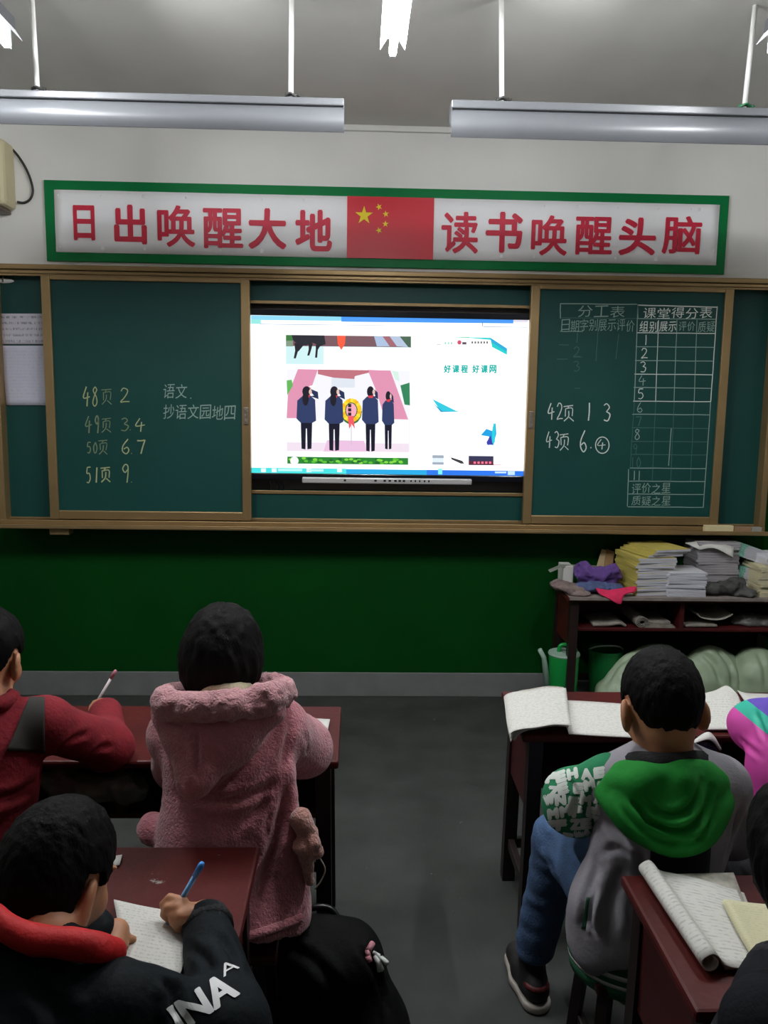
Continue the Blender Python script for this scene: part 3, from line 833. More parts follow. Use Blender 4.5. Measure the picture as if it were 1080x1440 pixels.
JK, JK2, TR, HR, SK = (44, 58, 100), (34, 46, 82), (18, 20, 40), (24, 22, 36), (225, 190, 180)
def salute(x, top, bot, w, hat, armx, tail=False):
    h = bot-top; sh = top+h*0.16; hem = top+h*0.58
    spoly([(x-w*.30, hem-4), (x+w*.30, hem-4), (x+w*.26, bot-1), (x+w*.05, bot), (x+w*.02, hem+8), (x-w*.03, hem+8), (x-w*.05, bot), (x-w*.26, bot-1)], TR)
    spoly([(x-w*.22, sh), (x+w*.2, sh-1), (x+w*.45, sh+5), (x+w*.5, hem-3), (x+w*.3, hem), (x-w*.3, hem), (x-w*.52, hem-6), (x-w*.48, sh+6)], JK)
    spoly([(x+w*.2, sh), (x+armx, sh+4), (x+armx-1, sh-6), (x+w*.25, sh-10), (x+w*.2, sh-7), (x+armx*.62, sh-1)], JK2)
    blob(x, top+h*.085, w*.22, h*.085, HR)
    blob(x+w*.2, top+h*.09, w*.08, h*.04, SK)
    spoly([(x-w*.18, sh-1), (x+w*.2, sh-2), (x+w*.14, sh+2), (x-w*.1, sh+2)], (210, 60, 70))
    if tail: blob(x-w*.05, top+h*.2, w*.17, h*.11, HR)
    if hat: spoly([(x+w*.12, top), (x+w*.45, top-2), (x+w*.35, top+5)], (248, 250, 250))
salute(431, 543, 632, 27, True, 17, True); salute(470, 543, 634, 26, False, 15, True); salute(521, 543, 635, 23, False, 11); salute(546, 550, 632, 17, False, 8)
# strip of hedge at the lower edge
srect(404, 642, 574, 652, (40, 130, 50))
for k in range(46):
    x = 405+RNG.uniform(0, 166); blob(x, 644+RNG.uniform(0, 6)+(x-404)*0.011, 3.2, 1.8, [(90, 190, 50), (30, 100, 45), (130, 215, 70)][k % 3], 7)
blob(414, 648, 6, 6, (245, 248, 250))
# right column: ribbons, slogan, thumbnails
spoly([(648, 474), (690, 475), (713, 490), (713, 499), (692, 488), (690, 478)], (30, 205, 205)); spoly([(690, 475), (713, 490), (713, 495), (691, 481)], (40, 170, 215)); spoly([(632, 474.5), (660, 474), (660, 475.5)], (60, 200, 140))
spoly([(608, 561), (640, 577), (646, 579), (620, 579)], (50, 200, 220)); spoly([(608, 566), (622, 578), (640, 579), (620, 579.5)], (40, 150, 210))
def sdash(x0, x1, y, n, rgb):
    for k in range(n):
        a = x0+(x1-x0)*k/n; srect(a, y, a+(x1-x0)/n*.6, y+3.2, rgb)
blob(646, 481.5, 3, 3.2, (205, 80, 110)); srect(650, 481, 656, 484.5, (90, 80, 90)); sdash(663, 688, 480, 6, (110, 110, 110)); sdash(625, 638, 481, 3, (170, 220, 200)); srect(614, 484, 620, 485, (180, 180, 180))
for ch, xa in zip('好课程好课网', (624, 636, 648, 664, 676, 688)):
    y = YD-0.0025; o_ = at(xa, 524.5+(xa-624)*.004, y); u_ = at(xa+10, 524.5, y)-o_; v_ = at(xa, 513, y)-o_
    text_bold(pg, ch, (o_[0], y, o_[2]), (u_[0], 0, 0), (0, 0, v_[2]), sc((0, 175, 165)), w=0.09)
# a loose turquoise and blue ornament
spoly([(676, 612), (684, 603), (692, 606), (697, 594), (698, 610), (694, 626), (684, 625), (688, 614)], (30, 160, 225)); spoly([(692, 606), (694, 595), (696, 596), (696, 622), (692, 624)], (40, 205, 220)); spoly([(684, 622), (690, 612), (693, 625), (686, 626)], (60, 60, 170))
srect(608, 640, 624, 653, (225, 238, 246)); srect(608, 640, 624, 644, (160, 170, 185)); srect(608, 650, 624, 653.5, (160, 170, 185)); spoly([(634, 643), (650, 648), (653, 652), (648, 652), (635, 646)], (60, 60, 66))
srect(659, 641, 694, 653.5, (54, 54, 86)); srect(659, 648, 694, 654, (90, 40, 60)); sdash(666, 693, 649, 5, (250, 120, 150)); srect(694, 653, 705, 653.8, (225, 120, 150))
pg.build('web_page', None, scr)

# ------------------------------------------------------------------ things stuck on or lying at the board
M_NOTE = printed('notice_paper', (200, 198, 208), (70, 72, 90), (1, 5, 1), 'UV', 0.6)
M_NOTE2 = printed('notice_paper_faint', (196, 196, 212), (120, 120, 140), (1, 18, 1), 'UV', 0.2)
def pin_sheet(name, c, m, label, group=None):
    rows = []
    for v in (0, 0.33, 0.66, 1.0):
        r = []
        for u in (0, 0.5, 1.0):
            p = [(c[0][k]*(1-u)+c[1][k]*u)*(1-v)+(c[3][k]*(1-u)+c[2][k]*u)*v for k in (0, 1)]
            r.append(at(p[0], p[1], YFIX-0.004-0.003*math.sin(3*v+2*u)**2))
        rows.append(r[::-1])
    o = sheet(name, rows[::-1], m, None, 0.0006, 4)
    for l in o.data.uv_layers[0].data: l.uv = (1-l.uv[0], l.uv[1])
    return tag(o, label, 'paper')
pin_sheet('notice_sheet', [(1, 441), (59, 441), (62, 484), (2, 484)], M_NOTE, 'small printed notice stuck on the far left blackboard panel, above a longer sheet')
pin_sheet('notice_sheet', [(2, 486), (62, 486), (65, 570), (9, 570)], M_NOTE2, 'long pale sheet stuck below a printed notice on the far left blackboard panel')
t = thing('hook_plate', 'small white oval hook plate at the upper left corner of the blackboard', 'hook', at(8, 396, YFIX))
s_ = SDF(at(-8, 404, YFIX)-0.05, at(24, 385, YFIX)+0.05, 0.003)
s_.ell(at(6, 395, YFIX-0.005), (0.05, 0.008, 0.013)); s_.build('plate', M_WHITE, t)
MB().tube(spline([at(4, 396, YFIX-0.012), at(4, 392, YFIX-0.022), at(5, 388, YFIX-0.014)], 5), 0.004, 8).build('hook', mat('steel', (180, 180, 180), 0.25, metal=0.9), t, True)
zt_ = zb0+0.022
def tray_box(pa, pb, hgt, m, name, label, cat, dy=0.0):
    a = at(pa, 744, YFR-0.03); b = at(pb, 746, YFR-0.03)
    return tag(MB().box((a[0], YFR-0.036+dy, zb0+0.0165), (b[0], YFR-0.004, zb0+0.0165+hgt), 0.003).build(name, m), label, cat)
tray_box(991, 1031, 0.034, mat('cream_card', (214, 200, 156), 0.7, vary=0.06), 'chalk_box', 'cream cardboard chalk box lying in the chalk tray at the right', 'box')
tray_box(1032, 1056, 0.028, mat('brown_felt', (150, 118, 90), 0.9, vary=0.1), 'board_eraser', 'brown felt board eraser next to the chalk box in the tray', 'eraser')
tray_box(1057, 1071, 0.026, mat('pale_felt', (150, 148, 140), 0.9, vary=0.1), 'sponge', 'small grey sponge at the right end of the chalk tray', 'sponge')

# ------------------------------------------------------------------ desks
def desk(x0, x1, yn, yf, H, label, group=None, name='school_desk', open_near=True, taper=0.03):
    t = thing(name, label, 'desk', ((x0+x1)/2, (yn+yf)/2, 0), group)
    MB().box((x0, yn, H-0.024), (x1, yf, H), 0.007).build('tabletop', M_REDWOOD, t)
    zt = H-0.024; zs = H-0.165
    for xa in (x0+0.025, x1-0.065):
        for ya in (yn+0.02, yf-0.065):
            dx = -taper*0.3 if xa < (x0+x1)/2 else taper*0.3
            dy = -taper*0.3 if ya < (yn+yf)/2 else taper*0.3
            a = [(xa, ya, zt), (xa+0.042, ya, zt), (xa+0.042, ya+0.045, zt), (xa, ya+0.045, zt)]
            b = [(p[0]+dx, p[1]+dy, 0.0) for p in a]
            MB().raw(a+b, [(0, 1, 2, 3), (7, 6, 5, 4), (0, 4, 5, 1), (1, 5, 6, 2), (2, 6, 7, 3), (3, 7, 4, 0)]).build('leg', M_BLACKWOOD, t)
    for xa in (x0+0.03, x1-0.052):
        MB().prism([(xa, yn+0.03, zt), (xa, yf-0.03, zt), (xa, yf-0.03, zs-0.10), (xa, yn+0.03, zs-0.10)], (0.022, 0, 0)).build('side_panel', M_DARKWOOD, t)
        MB().box((xa, yn+0.05, 0.12), (xa+0.022, yf-0.05, 0.155), 0.003).build('side_rail', M_BLACKWOOD, t)
    MB().box((x0+0.052, yn+0.03, zs-0.015), (x1-0.052, yf-0.03, zs), 0.002).build('shelf', M_DARKWOOD, t)
    xm = (x0+x1)/2
    MB().box((xm-0.012, yn+0.03, zs), (xm+0.012, yf-0.03, zt), 0.002).build('divider', M_DARKWOOD, t)
    MB().box((x0+0.052, yf-0.05, zs), (x1-0.052, yf-0.035, zt), 0.002).build('apron', M_DARKWOOD, t)
    MB().box((x0+0.06, yf-0.055, 0.12), (x1-0.06, yf-0.033, 0.155), 0.003).build('foot_rail', M_BLACKWOOD, t)
    return t
H = 0.66
desk(-1.243, -0.043, 2.138, 2.548, H, 'dark red double desk where the pink coat and the red jacket sit', 'school desks')
desk(-1.41, -0.206, 1.311, 1.712, H, 'dark red double desk of the boy with the red scarf, its edge beside the aisle', 'school desks')
desk(0.496, 1.696, 2.316, 2.69, H, 'dark red double desk in front of the green hooded boy', 'school desks')
desk(0.558, 1.758, 1.205, 1.597, H, 'dark red double desk nearest the viewer on the right, open workbook on it', 'school desks')
desk(1.06, 2.26, 4.03, 4.40, H, 'dark red double desk against the front wall, piled with books and rags', 'school desks')

# ------------------------------------------------------------------ stools
def stool(c, yaw, label, h=0.38, w=0.30, d=0.22):
    t = thing('wooden_stool', label, 'stool', (c[0], c[1], 0), 'wooden stools under the pupils')
    M = Matrix.Translation((c[0], c[1], 0)) @ Matrix.Rotation(yaw, 4, 'Z')
    MB().box((-w/2, -d/2, h-0.025), (w/2, d/2, h), 0.006, M=M).build('seat', M_DARKWOOD, t)
    for sx in (-1, 1):
        for sy in (-1, 1):
            a = M @ Vector((sx*(w/2-0.03), sy*(d/2-0.03), h-0.025)); b = M @ Vector((sx*(w/2-0.005), sy*(d/2-0.005), 0.0))
            MB().tube([b, a], [0.017, 0.019], 4).build('leg', M_BLACKWOOD, t)
        MB().box((sx*(w/2-0.026)-0.01, -d/2+0.02, 0.11), (sx*(w/2-0.026)+0.01, d/2-0.02, 0.14), 0.003, M=M).build('rail', M_BLACKWOOD, t)
    return t

# ------------------------------------------------------------------ pupils
def head_frame(f, tilt=0.0):
    f = unit(f); r = unit(np.cross(f, [0, 0, 1.0])); u = np.cross(r, f)
    if tilt:
        c, s_ = math.cos(tilt), math.sin(tilt); r, u = c*r+s_*u, c*u-s_*r
    return r, f, u
def head_sdf(S, c, fr, s, neck):
    r, f, u = fr; A = np.array([r, f, u])
    P = lambda x, y, z: c+s*(x*r+y*f+z*u)
    S.ell(P(0, -.005, .015), np.array([.072, .087, .086])*s, A, .01)
    S.ell(P(0, .022, -.04), np.array([.058, .064, .062])*s, A, .03*s)
    S.ell(P(0, .052, -.088), np.array([.026, .022, .018])*s, A, .03*s)
    for e in (-1, 1):
        S.ell(P(e*.036, .060, -.036), np.array([.022, .02, .022])*s, A, .02*s)
        S.ell(P(e*.030, .078, .002), np.array([.014, .012, .010])*s, A, .008*s, 's')
        S.ell(P(e*.030, .080, .018), np.array([.020, .008, .005])*s, A, .012*s)
        # ear: rim with a hollow
        E_ = P(e*.079, -.006, -.022)
        S.ell(E_, np.array([.010, .021, .034])*s, np.array([unit(r+e*.6*f), unit(f-e*.6*r), u]), .003*s)
        S.ell(E_+s*(e*.010*r+.009*f+.003*u), np.array([.008, .009, .020])*s, A, .004*s, 's')
    S.cap(P(0, .080, -.002), P(0, .097, -.032), .007*s, .011*s, .014*s)
    S.cap(P(-.012, .086, -.036), P(.012, .086, -.036), .007*s, .007*s, .01*s)
    S.cap(P(-.018, .083, -.060), P(.018, .083, -.060), .006*s, .006*s, .008*s)
    S.cap(P(-.016, .089, -.060), P(.016, .089, -.060), .0018*s, .0018*s, .003*s, 's')
    S.cap(P(0, -.020, -.055), neck, .044*s, .047*s, .03*s)
def hair_sdf(c, fr, s, line, size=(.080, .096, .096), rough=0.004, h=0.004, drop=0.0, seed=0, fringe=.05, freq=70):
    r, f, u = fr; A = np.array([r, f, u])
    S = SDF(c-.15*s, c+.15*s, h)
    S.ell(c+s*(.020*u-.008*f), np.array(size)*s, A, .01)
    if drop:
        S.ell(c+s*(-.012*f-.02*u), np.array([size[0]*1.04, size[1]*.96, size[2]*.9+drop])*s, A, .02)
    def f_(D, X, Y, Z):
        x, y, z = X-c[0], Y-c[1], Z-c[2]
        ly = (f[0]*x+f[1]*y+f[2]*z)/s; lz = (u[0]*x+u[1]*y+u[2]*z)/s; lx = (r[0]*x+r[1]*y+r[2]*z)/s
        ln = np.interp(ly, line[0], line[1])+0.006*vnoise(lx*90, ly*90, lz*0, seed)
        return np.maximum(D, (ln-lz)*s*0.8)
    S.noise(rough, [freq, freq, freq*.35], seed)
    S.noise(rough*.6, [freq*2.2, freq*2.2, freq*.8], seed+3)
    S.fn(f_)
    return S
SHORT = ([-.1, -.07, -.048, -.034, -.022, .012, .022, .05, .085], [-.105, -.096, -.074, -.02, .02, .02, .0, .035, .058])
BOB = ([-.11, -.05, 0.0, .03, .055, .075, .1], [-.105, -.10, -.095, -.085, -.03, .03, .05])
def fingers(S, w, d, n, side, s=0.74, curl=0.5, thumb=True):
    """a hand: palm and five bent fingers. w wrist, d pointing way, n palm side"""
    d = unit(d); n = unit(n-d*(n@d)); l = np.cross(n, d)*side       # l points to the thumb side
    w = np.array(w, float)
    K = []
    for i, (o, L) in enumerate(((.026, .088), (.009, .092), (-.009, .087), (-.025, .078))):
        k = w+s*(d*L+l*o); K.append(k)
        S.cap(w+s*(l*o*.6+d*.008), k, .013*s, .0105*s, .012*s)
    for i, (k, segs) in enumerate(zip(K, ((.040, .024, .020), (.044, .028, .021), (.041, .026, .020), (.032, .020, .018)))):
        a = curl*(.5+.12*i); p = k; rr = .0088*s
        spread = (.10, .02, -.05, -.13)[i]
        for q, L in enumerate(segs):
            dd = unit(d*math.cos(a)+n*math.sin(a)+l*spread)
            e = p+dd*L*s
            S.cap(p, e, rr, rr*.93, .003); p = e; rr *= .93; a += curl*(.9+.1*i)
    if thumb:
        b = w+s*(d*.022+l*.022+n*.006)
        m_ = b+s*.036*unit(d*.6+l*.75+n*.25); t_ = m_+s*.030*unit(d*.95+l*.15+n*.3)
        S.cap(b, m_, .0125*s, .0095*s, .012*s); S.cap(m_, t_, .0093*s, .0082*s, .004)
def person(label, cat='person', loc=(0, 0, 0), group='pupils at their desks'):
    return thing('person', label, cat, loc, group)
def eyes(c, fr, s, root):
    r, f, u = fr
    for e in (-1, 1):
        p = c+s*(e*.030*r+.070*f+.002*u)
        bm = bmesh.new(); bmesh.ops.create_uvsphere(bm, u_segments=12, v_segments=8, radius=.0105*s)
        for v in bm.verts: v.co = v.co+Vector(p)
        MB().raw([v.co[:] for v in bm.verts], [[v.index for v in q.verts] for q in bm.faces]).build('eye', M_EYE, root, True); bm.free()
def body_sdf(J, s, h=0.005, lo=None, hi=None):
    pts = [J[k] for k in J if isinstance(J[k], np.ndarray) and J[k].shape == (3,) and not k.endswith('_v')]
    a, b = bounds(pts, 0.16)
    S = SDF(a if lo is None else lo, b if hi is None else hi, h)
    S.chain([J['pelvis'], J['chest'], J['neck']], [.090*s, .082*s, .045*s], .05)
    S.ell(J['pelvis'], (.135*s, .105*s, .09*s), None, .04)
    for e in ('L', 'R'):
        S.chain([J['sh'+e], J['el'+e], J['wr'+e]], [.040*s, .031*s, .022*s], .02)
        S.cap(J['chest']+np.array([0, 0, .10*s]), J['sh'+e], .042*s, .038*s, .04)
        hp = J['pelvis']+np.array([(-1 if e == 'L' else 1)*.075*s, 0.02, -.01])
        S.chain([hp, J['kn'+e], J['an'+e]], [.070*s, .048*s, .032*s], .03)
        S.cap(J['an'+e]+np.array([0, -.02, -.03]), J['an'+e]+np.array([0, .10, -.05]), .028*s, .022*s, .02)
    head_sdf(S, J['head'], J['fr'], J['hs'], J['neck'])
    return S
def coat_sdf(J, s, h=0.006, chest=.125, waist=.14, hem=None, hemr=(.17, .14), sleeve=(.062, .052, .044), shw=.065, cuff=0.9, pad=.2, arms='LR', deep=.85):
    pts = [J[k] for k in ('neck', 'pelvis', 'shL', 'shR', 'elL', 'elR', 'wrL', 'wrR')]+([hem] if hem is not None else [])
    a, b = bounds(pts, pad)
    S = SDF(a, b, h)
    up = J['chest']+.45*(J['neck']-J['chest'])
    for p, rx, ry, rz in ((up, chest*1.0, chest*.78, .10), (J['chest'], chest*1.08, chest*deep, .14), ((J['chest']+J['pelvis'])/2, waist, waist*deep, .14), (J['pelvis'], waist*1.05, waist*.92, .13)):
        S.ell(p, (rx, ry, rz), None, .06)
    S.cap(J['chest']+.75*(J['neck']-J['chest']), J['neck']-np.array([0, 0, .01]), .075*s, .06*s, .04)
    for e in 'LR':
        S.cap(up+np.array([0, 0, .02]), J['sh'+e], shw*.95, shw*.9, .05)
        if e in arms:
            w = J['el'+e]+cuff*(J['wr'+e]-J['el'+e])
            S.chain([J['sh'+e], J['el'+e], w], sleeve, .03)
    if hem is not None:
        S.ell((J['pelvis']+hem)/2, (hemr[0]*.95, hemr[1]*.95, .14), None, .06)
        S.ell(hem, (hemr[0], hemr[1], .09), None, .05)
        S.cut(hem, (0, 0.05, -1))
    return S
def trousers(J, s, m, root, r=(.085, .064, .050), name='trousers', h=.006, to=.93):
    S = SDF(*bounds([J['pelvis'], J['knL'], J['knR'], J['anL'], J['anR']], .15), h)
    S.ell(J['pelvis'], (.15*s, .115*s, .09*s), None, .04)
    for e in ('L', 'R'):
        hp = J['pelvis']+np.array([(-1 if e == 'L' else 1)*.08*s, 0.02, -.01])
        an = J['kn'+e]+to*(J['an'+e]-J['kn'+e])
        S.chain([hp, J['kn'+e], an], np.array(r)*s, .03)
        S.cut(an+np.array([0, 0, -.012]), (0, 0, -1)) if e == 'R' else None
    S.noise(.004, (22, 22, 45), 3)
    return S.build(name, m, root)
def shoe(J, e, root, m, msole, stripe=None, s=1.0):
    a = J['an'+e]; d = np.array(J.get('toe'+e+'_v', [0, 1.0, 0])); d = unit(d)
    z0 = 0.0
    heel = np.array([a[0], a[1], 0])-d*.045*s; toe = np.array([a[0], a[1], 0])+d*.125*s
    S = SDF(*bounds([heel, toe, a+np.array([0, 0, .02])], .07), .004)
    S.chain([heel+[0, 0, .05], (heel+toe)/2+[0, 0, .045], toe+[0, 0, .036]], [.036*s, .040*s, .033*s], .02)
    S.cap(heel+d*.03+[0, 0, .05], np.array([a[0], a[1], .115]), .036*s, .038*s, .02)
    S.cut((0, 0, .022), (0, 0, -1))
    up = S.build('shoe', m, root)
    S = SDF(*bounds([heel, toe], .07), .004)
    S.chain([heel+[0, 0, .014], (heel+toe)/2+[0, 0, .014], toe+[0, 0, .014]], [.041*s, .044*s, .037*s], .02)
    S.cut((0, 0, .026), (0, 0, 1)); S.cut((0, 0, .001), (0, 0, -1))
    S.build('sole', msole, up)
    if stripe:
        S = SDF(*bounds([heel, toe], .08), .004)
        S.chain([heel+[0, 0, .05], (heel+toe)/2+[0, 0, .045]], [.039*s, .043*s], .02)
        S.cut((0, 0, .075), (0, 0, 1)); S.cut((0, 0, .062), (0, 0, -1)); S.build('shoe_stripe', stripe, up)
    return up
def on_surface(o, body, O, U, V, m, name, parent, bold=.06, lift=.003, cuts=2):
    """print a text on the curved surface of o by projecting it along the text's own normal"""
    mb = MB(); text_bold(mb, body, O, U, V, None, w=bold) if bold else text_fit(mb, body, O, U, V)
    bm = bmesh.new()
    vs = [bm.verts.new(v) for v in mb.v]
    for f in mb.f:
        try: bm.faces.new([vs[i] for i in f])
        except ValueError: pass
    bmesh.ops.triangulate(bm, faces=bm.faces[:])
    for _ in range(cuts): bmesh.ops.subdivide_edges(bm, edges=[e for e in bm.edges if e.calc_length() > .006], cuts=1, use_grid_fill=True)
    bm.verts.ensure_lookup_table()
    n = Vector(unit(np.cross(U, V)))
    me = o.data
    bvh = BVHTree.FromPolygons([v.co for v in me.vertices], [p.vertices for p in me.polygons])
    dead = []
    for v in bm.verts:
        hit = bvh.ray_cast(v.co+n*.3, -n, .6)
        if hit[0] is None: dead.append(v)
        else: v.co = hit[0]+n*lift+hit[1]*lift*.3
    bmesh.ops.delete(bm, geom=dead, context='VERTS')
    bm.verts.index_update()
    out = MB().raw([v.co[:] for v in bm.verts], [[v.index for v in f.verts] for f in bm.faces])
    bm.free()
    return out.build(name, m, parent, True)
V3 = lambda *a: np.array(a, float)
def bvh_of(o):
    return BVHTree.FromPolygons([v.co for v in o.data.vertices], [p.vertices for p in o.data.polygons])
def surf(bv, px, py):
    """the point of a surface (and its normal) that the photograph shows at a pixel"""
    d = at(px, py, 1.0)-CAM_LOC
    h = bv.ray_cast(Vector(CAM_LOC), Vector(unit(d)), 8)
    return (None, None) if h[0] is None else (np.array(h[0]), np.array(h[1]))
def crease(o, *lines):
    """press folds into a cloth: each line is (pixels along the fold, width, depth)"""
    me = o.data; bv = bvh_of(o); n = len(me.vertices)
    co = np.zeros(n*3); me.vertices.foreach_get('co', co); co = co.reshape(-1, 3)
    no = np.zeros(n*3); me.vertices.foreach_get('normal', no); no = no.reshape(-1, 3)
    add = np.zeros(n)
    for pts, w, dep in lines:
        P = [surf(bv, *p)[0] for p in spline([V3(*p) for p in pts], 6)]
        P = [p for p in P if p is not None]
        if len(P) < 2: continue
        best = np.full(n, 9.0); tt = np.zeros(n)
        for i in range(len(P)-1):
            ba = P[i+1]-P[i]; L = ba@ba+1e-12
            t = np.clip((co-P[i])@ba/L, 0, 1)
            d = np.linalg.norm(co-P[i]-t[:, None]*ba, axis=1)
            k = d < best; best[k] = d[k]; tt[k] = (i+t[k])/(len(P)-1)
        fade = np.clip(np.minimum(tt, 1-tt)*5, .15, 1)
        add += fade*dep*(-np.exp(-(best/w)**2)+.55*np.exp(-((best-2.0*w)/(1.1*w))**2))
    co += no*add[:, None]
    me.vertices.foreach_set('co', co.ravel()); me.update()
    return o
def patch(o, quad, name, m, parent, lift=.004, th=.003, nu=14, nv=14, mats=None):
    """a piece of cloth or print lying on the surface of o inside a four-cornered outline (TL, TR, BR, BL)"""
    bv = bvh_of(o); rows = []
    for j in range(nv+1):
        r = []
        for i in range(nu+1):
            u, v = i/nu, j/nv
            p = [(quad[0][k]*(1-u)+quad[1][k]*u)*(1-v)+(quad[3][k]*(1-u)+quad[2][k]*u)*v for k in (0, 1)]
            h, n = surf(bv, *p)
            r.append(None if h is None else h+n*lift)
        rows.append(r)
    good = [q for r in rows for q in r if q is not None]
    if not good: return None
    rows = [[q if q is not None else good[0] for q in r] for r in rows]
    return sheet(name, rows[::-1], m, parent, th, 1)

# ---- pupil in the pink fleece coat (second row, left of the aisle)
M_PINK = mat('pink_fleece', (190, 116, 126), 0.95, vary=0.12, scale=55, bump=0.7, bscale=160, sheen=0.5)
M_PINKRIM = mat('pink_fur', (216, 150, 156), 0.95, vary=0.16, scale=80, bump=1.0, bscale=200, sheen=0.6)
M_DARKCLOTH = mat('black_cloth', (22, 22, 26), 0.85, vary=0.2, scale=20, bump=0.2, bscale=80)
M_SHOE = mat('dark_shoe', (30, 26, 26), 0.6, vary=0.2, scale=20); M_SOLE = mat('grey_sole', (150, 146, 138), 0.6)
G = person('child in a pink fleece coat with fur-edged hood writing at the desk by the aisle', loc=(-.32, 1.86, 0))
J = dict(head=at(313, 922, 1.98), neck=at(320, 985, 1.94), chest=at(318, 1085, 1.90), pelvis=V3(-.33, 1.84, .47), shL=at(250, 1030, 1.95), shR=at(392, 1026, 1.96),
         elL=at(258, 1072, 2.10), wrL=V3(-.40, 2.32, .70), elR=at(425, 1050, 2.10), wrR=V3(-.16, 2.27, .69),
         knL=V3(-.42, 2.18, .405), knR=V3(-.24, 2.18, .405), anL=V3(-.42, 2.16, .09), anR=V3(-.24, 2.16, .09), hs=1.08)
J['fr'] = head_frame((.03, 1, -.42))
S = body_sdf(J, .95); fingers(S, J['wrR'], V3(-.5, .8, -.1), V3(-.3, -.1, -1), -1); fingers(S, J['wrL'], V3(.3, .9, -.1), V3(.1, 0, -1), 1)
S.build('body', M_SKIN, G); eyes(J['head'], J['fr'], J['hs'], G)
hair_sdf(J['head'], J['fr'], 1.08, ([-.11, -.06, -.03, 0, .03, .055, .075, .1], [-.110, -.104, -.088, -.062, -.045, -.02, .03, .05]), (.090, .099, .100), .0035, drop=.004, seed=2, freq=60).build('hair', M_HAIR, G, 1)
hem = V3(-.30, 1.84, .42)
S = coat_sdf(J, 1.0, chest=.135, waist=.15, hem=hem, hemr=(.18, .16), sleeve=(.070, .074, .058), shw=.068, cuff=.85)
S.chain([at(395, 1095, 1.86), at(408, 1190, 1.84), at(404, 1290, 1.81)], [.03, .045, .05], .05)
S.ell(at(212, 1168, 1.90), (.035, .05, .045), None, .03)
S.cut(at(440, 1303, 1.80), (-.42, .15, -1))
S.noise(.006, (14, 14, 9), 4); S.noise(.0018, 90, 8)
coat = S.build('coat', M_PINK, G)
crease(coat, ([(402, 1000), (372, 1052), (322, 1098), (282, 1122)], .011, .012), ([(250, 1118), (300, 1126), (350, 1118), (398, 1096)], .010, .010), ([(404, 1098), (396, 1140), (382, 1200), (360, 1270)], .013, .016), ([(380, 1115), (360, 1140), (335, 1165)], .010, .008),
       ([(412, 1010), (402, 1045), (398, 1088)], .010, .008), ([(392, 1105), (376, 1150), (372, 1185)], .008, .006), ([(425, 1030), (432, 1060)], .008, .004))
# hem roll of the skirt
MB().tube(spline([surf(bvh_of(coat), *p)[0] for p in ((345, 1318), (372, 1310), (400, 1300), (424, 1290)) if surf(bvh_of(coat), *p)[0] is not None], 6), .011, 10).build('coat_hem', M_PINK, coat, True)
# hood lying on the back: bag plus thick fur roll
S = SDF(*bounds([at(215, 980, 1.86), at(410, 980, 1.95), at(275, 1115, 1.70), at(320, 1000, 2.05)], .08), .005)
tip = at(276, 1094, 1.735)
for a_, b_ in (((238, 1004, 1.815), .040), ((280, 1012, 1.79), .048), ((330, 1012, 1.785), .048), ((378, 1000, 1.81), .040)):
    S.cap(at(*a_), tip, b_, .030, .03)
S.ell(at(300, 1040, 1.79), (.10, .05, .07), None, .03)
S.noise(.005, 16, 5); S.noise(.0018, 90, 9)
hood = S.build('hood', M_PINK, coat)
crease(hood, ([(277, 1025), (277, 1060), (276, 1100)], .007, .006))
bvh_ = bvh_of(hood)
rim = []
for p in ((233, 990), (252, 997), (285, 996), (320, 995), (355, 991), (384, 981)):
    h_, n_ = surf(bvh_, *p)
    if h_ is not None: rim.append(h_+n_*.006)
rim = [at(268, 972, 2.02), at(236, 980, 1.93)]+rim+[at(398, 972, 1.93), at(374, 962, 2.01)]
S = SDF(*bounds(rim, .07), .004)
S.chain(spline(rim, 4), .026, .02)
S.noise(.006, 45, 6); S.noise(.003, 120, 7)
S.build('fur_trim', M_PINKRIM, hood, 1)
MB().tube(spline([at(276, 966, 1.98), at(288, 970, 1.89), at(312, 972, 1.865), at(336, 970, 1.88), at(352, 962, 1.96)], 6), .020, 10).build('collar', mat('cream_knit', (214, 204, 172), 0.9, vary=.08, bump=.5, bscale=160), G, True)
trousers(J, .95, M_DARKCLOTH, G)
for e in 'LR': shoe(J, e, G, M_SHOE, M_SOLE)
# plush pocket ornament at the hip
S = SDF(*bounds([at(412, 1140, 1.79), at(455, 1250, 1.79)], .07), .003)
S.chain([at(424, 1152, 1.80), at(432, 1172, 1.80)], [.026, .024], .01)
for px, py, r_ in ((424, 1190, .022), (440, 1186, .020), (446, 1198, .016), (432, 1200, .020)): S.ell(at(px, py, 1.785), (r_, r_, r_), None, .008)
S.chain([at(430, 1205, 1.79), at(436, 1240, 1.79)], [.016, .011], .01)
S.noise(.003, 60, 3); S.noise(.0015, 140, 5)
orn = S.build('plush_ornament', mat('beige_pink_plush', (206, 148, 136), .95, vary=.15, scale=60, bump=.8, bscale=180, sheen=.5), coat, 1)
MB().tube(spline([at(449, 1205, 1.785), at(457, 1222, 1.785), at(452, 1238, 1.785), at(443, 1250, 1.79)], 6), .0018, 6).build('string', mat('pale_string', (206, 200, 186), .8), orn, True)
stool((-.32, 1.84), 0.0, 'dark wooden stool under the child in the pink coat')

